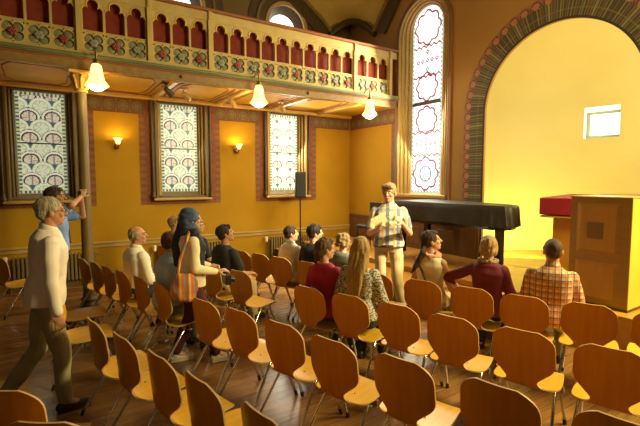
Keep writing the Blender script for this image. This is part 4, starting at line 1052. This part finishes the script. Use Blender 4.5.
    for H_, (K_, A_) in zip(hips, legs): t.capsule(H_, K_, .092 * s, .070 * s); t.capsule(K_, A_ + (K_ - A_).normalized() * .02, .070 * s, .056 * s)
    organic(t, 'trousers', M[trousers], r, voxel + .001, .012, 8, 2)
    if not seat:
        c = pel.lerp(nk, .13); rings = []
        for dz in (-.018, .018):
            rings.append([c + Vector(((.172 * s + .010) * math.cos(2 * PI * k / 24), (.125 * s + .010) * math.sin(2 * PI * k / 24), dz)) for k in range(24)])
    for K_, A_ in legs:
        sh = MB(); d = Vector((0, 1, 0)); sh.capsule((A_.x, A_.y - .03, .042), (A_.x, A_.y + .16, .036), .042, .036); sh.capsule((A_.x, A_.y, .05), (A_.x, A_.y - .005, .10), .042, .04); sh.box((A_.x - .04, A_.y - .06, 0), (A_.x + .04, A_.y + .18, .02), bev=.008)
        organic(sh, 'shoe', M[shoes], r, .008, 0, 9, 1)
    return dict(root=r, P=P, HR=HR, hc=hc, nk=nk, WL=WL, WR=WR, EL=EL, ER=ER, SL=SL, SR=SR, s=s, pel=pel)
def glasses(p, mat='iron', y=.102):
    P = p['P']; g = MB()
    for q in (-1, 1):
        g.tube([P(q * .032 + .022 * math.cos(2 * PI * k / 14), y, .008 + .016 * math.sin(2 * PI * k / 14)) for k in range(15)], .0018, 6)
        g.tube([P(q * .054, y, .012), P(q * .079, .06, .014), P(q * .082, -.01, .008)], .0018, 6)
    g.tube([P(-.010, y, .012), P(.010, y, .012)], .0018, 6); o = g.build('glasses', M[mat], p['root']); return o
def strap(p, path, r, mat, name='strap'): return MB().tube(path, r, 8).build(name, M[mat], p['root'], smooth=True)
def belt(p, mat='leather'):
    s = p['s']; c = p['pel'].lerp(p['nk'], .035); rr_ = []
    for a, b_ in ((0, -.02), (.008, -.018), (.008, .018), (0, .02)):
        rr_.append([c + Vector(((.186 * s + a) * math.cos(2 * PI * k / 28), (.142 * s + a) * math.sin(2 * PI * k / 28), b_)) for k in range(28)])
    MB().rings(rr_).build('belt', M[mat], p['root'], smooth=True)
# standing older man at the left, walking to the right
pA = person((-4.08, -.02, 0), 3, 'standing grey haired older man in glasses, pale pink shirt and khaki trousers at the left', s=1.02, skin='skin_ruddy', hair=('receding', 'h_grey'), top=('long', 'c_pinkwhite'), trousers='c_khaki',
            lean=.05, hyaw=4, wl=(-.25, .06, .84), wr=(.25, .07, .80), er=(.5, -.8, 0), voxel=.0065, tucked=False, legs=[((-.10, -.06, .50), (-.10, -.34, .12)), ((.10, .09, .52), (.10, .10, .09))], curl=28)
glasses(pA)
# man photographing by the column
pB = person((-6.22, .11, 0), -6, 'standing man in a blue shirt raising a small camera to his eye by the column', s=1.05, skin='skin_tan', hair=('short', 'h_dark'), top=('short', 'c_blue'), trousers='c_navy',
            hyaw=-8, wl=(-.03, .30, 1.67), wr=(.10, .30, 1.69), el=(-.5, .2, -1), er=(1, .1, .0), hl=((.15, .2, 1), (1, .2, 0)), hr=((-.5, .2, .6), (-1, .1, 0)), voxel=.0065, curl=45)
cm = empty('compact_camera', pB['root'].matrix_world @ Vector((0, 0, 0)))
bpy.context.view_layer.update()
mw = Matrix.Translation((-6.22, .11, 0)) @ Matrix.Rotation(R(-6), 4, 'Z')
cm.location = mw @ Vector((.035, .285, 1.73)); cm.rotation_euler = (0, 0, R(-6)); tag(cm, 'small black camera held up by the man in the blue shirt', 'camera')
MB().box((-.06, -.02, -.035), (.06, .02, .035), bev=.006).build('camera_body', M['cam'], cm); MB().tube([(0, .015, 0), (0, .055, 0)], [.028, .026], 16).build('lens', M['cam'], cm, smooth=True)
belt(pB)
strap(pB, [(-.11, -.11, 1.40), (-.16, .05, 1.46), (-.10, .145, 1.34), (-.06, .16, 1.1)], .008, 'cap', 'camera_strap')
# woman with the headscarf
pC = person((-4.36, 1.25, 0), -4, 'standing woman in a dark blue headscarf, cream top and wine trousers', s=.93, female=True, skin='skin_fair', hair=('none', ''), top=('long', 'c_cream'), trousers='c_wine', shoes='whiteshoe',
            hyaw=-4, tucked=False, wl=(-.10, .22, .98), wr=(.17, .22, .97), er=(.4, -.8, -.5), voxel=.0065, legs=[((-.09, .0, .48), (-.10, -.16, .10)), ((.09, .12, .50), (.10, .22, .09))], hr=((.1, 1, .15), (-.3, 0, -1)))
P = pC['P']; h = MB(); hs = .96
def hh(c, r_): h.ell(P(*c), r_, pC['HR'], 20, 14)
hh((0, -.03, .035), (.095, .105, .098)); hh((0, -.07, -.01), (.092, .075, .085)); hh((0, -.075, -.07), (.07, .06, .06)); h.capsule(P(0, -.03, -.08), P(0, -.04, -.15), .085, .095)
organic(h, 'headscarf', M['c_teal'], pC['root'], .008, .012, 16, 1, stretch=(.6, .6, 2.2))
h = MB(); h.capsule(P(-.02, -.09, -.06), P(-.06, -.16, -.30), .06, .065); h.capsule(P(-.06, -.16, -.30), P(-.07, -.16, -.50), .06, .04)
h.capsule(P(.05, .02, -.13), P(.13, .07, -.30), .045, .05); h.capsule(P(.13, .07, -.30), P(.15, .06, -.62), .048, .035); h.capsule(P(-.10, 0, -.14), P(.10, 0, -.14), .05, .05)
organic(h, 'scarf_tails', M['c_scarf'], pC['root'], .008, .014, 14, 1, stretch=(1.5, 1.5, .4))
mwC = Matrix.Translation((-4.36, 1.25, 0)) @ Matrix.Rotation(R(-4), 4, 'Z')
bg = empty('shoulder_bag', mwC @ Vector((.20, -.11, .74)), R(80)); tag(bg, 'colourful striped woven shoulder bag on the headscarf woman', 'bag')
mb = MB(); mb.rings([[(rx * math.cos(2 * PI * k / 20), ry * math.sin(2 * PI * k / 20), z) for k in range(20)] for rx, ry, z in ((.05, .03, -.03), (.11, .055, .0), (.135, .065, .08), (.125, .055, .17), (.085, .03, .25))])
organic(mb, 'bag_body', M['c_bag'], bg, .008, .014, 10, 1)
MB().tube([(-.07, .0, .22), (-.03, .0, .40), (.03, .05, .56), (.07, .11, .64), (.10, .17, .64)], .016, 8).build('bag_strap', M['c_bag'], bg, smooth=True)
cm = empty('compact_camera', mwC @ Vector((.17, .32, .96)), R(-4)); tag(cm, 'black camera hanging in the hand of the headscarf woman', 'camera')
MB().box((-.06, -.03, -.13), (.06, .03, -.03), bev=.008).build('camera_body', M['cam'], cm); MB().tube([(0, .02, -.08), (0, .08, -.09)], [.034, .032], 14).build('lens', M['cam'], cm, smooth=True); MB().tube([(-.05, 0, -.04), (-.03, -.04, .02), (.03, -.04, .02), (.05, 0, -.04)], .005, 6).build('wrist_strap', M['cam'], cm)
# speaker
pS = person((-4.28, 3.88, 0), 228, 'standing man in a blue and yellow plaid shirt reading from a yellow sheet', s=1.075, skin='skin_ruddy', hair=('swept', 'h_short_blond'), top=('short', 'c_plaid_blue'), trousers='c_beige',
            hyaw=-16, hpitch=-4, wl=(-.16, .32, 1.36), wr=(.14, .34, 1.28), el=(-.5, -.5, -.9), er=(.5, -.5, -.9), hl=((.5, .5, .6), (.8, -.2, 0)), hr=((-.3, .5, .6), (-.9, .2, 0)), voxel=.0065, legs=[((-.13, .05, .52), (-.22, -.02, .10)), ((.10, .03, .52), (.12, .05, .09))], curl=50, shirt_long=.05)
mwS = Matrix.Translation((-4.28, 3.88, 0)) @ Matrix.Rotation(R(228), 4, 'Z')
pp = empty('paper_sheet', mwS @ Vector((.10, .37, 1.36)), R(228)); tag(pp, 'yellowish paper sheet in the hand of the speaking man', 'paper')
mb = MB(); rm = Matrix.Rotation(R(28), 3, 'Y') @ Matrix.Rotation(R(-35), 3, 'X'); rings = []
for i in range(9):
    t = -1 + i / 4; rings.append([rm @ Vector((x, -.018 * t * t + dy, t * .12)) for x, dy in ((-.09, 0), (.09, 0), (.09, .001), (-.09, .001))])
mb.rings(rings); mb.build('sheet', M['paper'], pp)
belt(pS)
# seated people
def sitter(x, y, a, dr=0, df=.0, **k):
    f = Vector((-math.sin(R(a)), math.cos(R(a)), 0)); rt = Vector((f.y, -f.x, 0)); p = Vector((x, y, 0)) + f * (.225 + df) + rt * dr
    lab = k.pop('label'); return person((p.x, p.y, 0), a + k.pop('body', 0), lab, seat=True, **k)
sitter(-5.46, .76, 21, df=.0, dr=-.08, label='seated balding man in a white shirt in the far left row', s=1.03, skin='skin_ruddy', hair=('balding', 'h_grey'), top=('long', 'c_white'), hyaw=-22, hpitch=4, trousers='c_navy', body=-8)
sitter(-4.58, .94, 19, df=-.03, dr=-.09, label='seated man in a pale blue shirt left of the headscarf woman', s=1.03, skin='skin_tan', hair=('short', 'h_brown'), top=('long', 'c_paleblue'), hyaw=-20, trousers='c_grey', lean=.05, body=-8)
p = sitter(-7.15, 1.60, 20, label='seated man far back with sunglasses pushed onto his hair', s=1.0, hair=('short', 'h_short_blond'), top=('short', 'c_grey'), hyaw=-35)
g = MB(); P = p['P']
for q in (-1, 1): g.ell(P(q * .036, .075, .085), (.03, .012, .022), p['HR'], 12, 8)
g.tube([P(-.07, .07, .085), P(.07, .07, .085)], .006, 6).tube([P(.068, .07, .085), P(.09, .0, .06)], .005, 6).tube([P(-.068, .07, .085), P(-.09, .0, .06)], .005, 6).build('sunglasses', M['cam'], p['root'], smooth=True)
sitter(-6.60, 1.62, 20, label='seated person in profile just right of the headscarf', s=1.0, hair=('short', 'h_brown'), top=('short', 'c_navy'), hyaw=-45, trousers='c_jeans', dr=.10, df=.14)
sitter(-5.20, 1.75, 24, label='seated dark haired man in a black T-shirt and beige trousers', s=1.02, skin='skin_tan', hair=('short', 'h_black'), top=('short', 'c_black'), trousers='c_beige', hyaw=-28, hpitch=14, body=-8, wr=(.16, .30, .66))
sitter(-5.22, 2.75, 27, label='seated short haired woman in a white blouse below the third window', s=.96, female=True, hair=('short', 'h_dark'), top=('short', 'c_white'), trousers='c_beige', hyaw=-42, hpitch=4, body=-6)
sitter(-4.72, 2.90, 27, dr=-.06, label='seated black haired man in a black shirt beside the white bloused woman', s=1.0, hair=('short', 'h_black'), top=('long', 'c_black'), trousers='c_navy', hyaw=-42, hpitch=0, body=-6, lean=-.0, hroll=8)
p = sitter(-3.60, 2.22, 25, dr=.03, label='seated woman in a magenta top with loosely tied brown hair', s=1.0, female=True, hair=('bun', 'h_brown'), top=('three', 'c_magenta'), trousers='c_jeans', hyaw=-32, body=-4); glasses(p, 'railred')
p = sitter(-4.22, 3.04, 27, dr=-.08, label='curly haired person seated beyond the woman in magenta', s=.94, female=True, hair=('curly', 'h_short_blond'), top=('long', 'c_grey'), trousers='c_jeans', hyaw=-20)
sitter(-3.13, 2.38, 27, dr=-.02, label='seated woman with long straight blond hair and a grey patterned top', s=1.04, female=True, hair=('long', 'h_blond'), top=('three', 'c_pattern'), trousers='c_black', hyaw=22, body=2, face=False, neckopen=True)
p = sitter(-3.17, 3.39, 30, dr=.0, df=.05, label='seated woman with a dark ponytail, cream vest top and coral scarf', s=1.03, female=True, hair=('ponytail', 'h_dark'), top=('tank', 'c_cream'), trousers='c_beige', hyaw=-55, hpitch=12, body=-14, wl=(-.05, .20, .62))
nk = p['nk']; h = MB(); pts = [nk + Vector((.085 * math.cos(2 * PI * k / 16), .08 * math.sin(2 * PI * k / 16) - .005, .0 + .015 * math.sin(4 * PI * k / 16))) for k in range(17)]; h.tube(pts, .036, 10)
organic(h, 'neck_scarf', M['c_pinkscarf'], p['root'], .009, .02, 22, 1)
strap(p, [nk + Vector((-.10, -.02, .005)), nk + Vector((-.09, -.115, -.07)), nk + Vector((.02, -.155, -.25)), nk + Vector((.15, -.13, -.42))], .012, 'leather', 'bag_strap')
p = sitter(-2.68, 3.57, 30, dr=.10, df=.05, label='seated woman in a plum top with her left arm over the next chair', s=1.02, female=True, hair=('bob', 'h_blond'), top=('three', 'c_plum'), trousers='c_navy', hyaw=4, body=-4, face=False, neckopen=False, wl=(-.30, .16, .66), el=(-1, -.25, .0))
h = MB(); nk = p['nk']; h.tube([nk + Vector((.082 * math.cos(2 * PI * k / 16), .078 * math.sin(2 * PI * k / 16), .015)) for k in range(17)], .026, 10); organic(h, 'neck_scarf', M['c_bead'], p['root'], .009, .014, 30, 1)
sitter(-2.20, 3.75, 30, dr=.18, df=.06, label='seated man with cropped hair in a red plaid shirt', s=1.03, skin='skin_tan', hair=('crop', 'h_crop'), top=('long', 'c_plaid_red'), trousers='c_khaki', hyaw=8, body=0, face=False, wsc=6)
finish_organic()
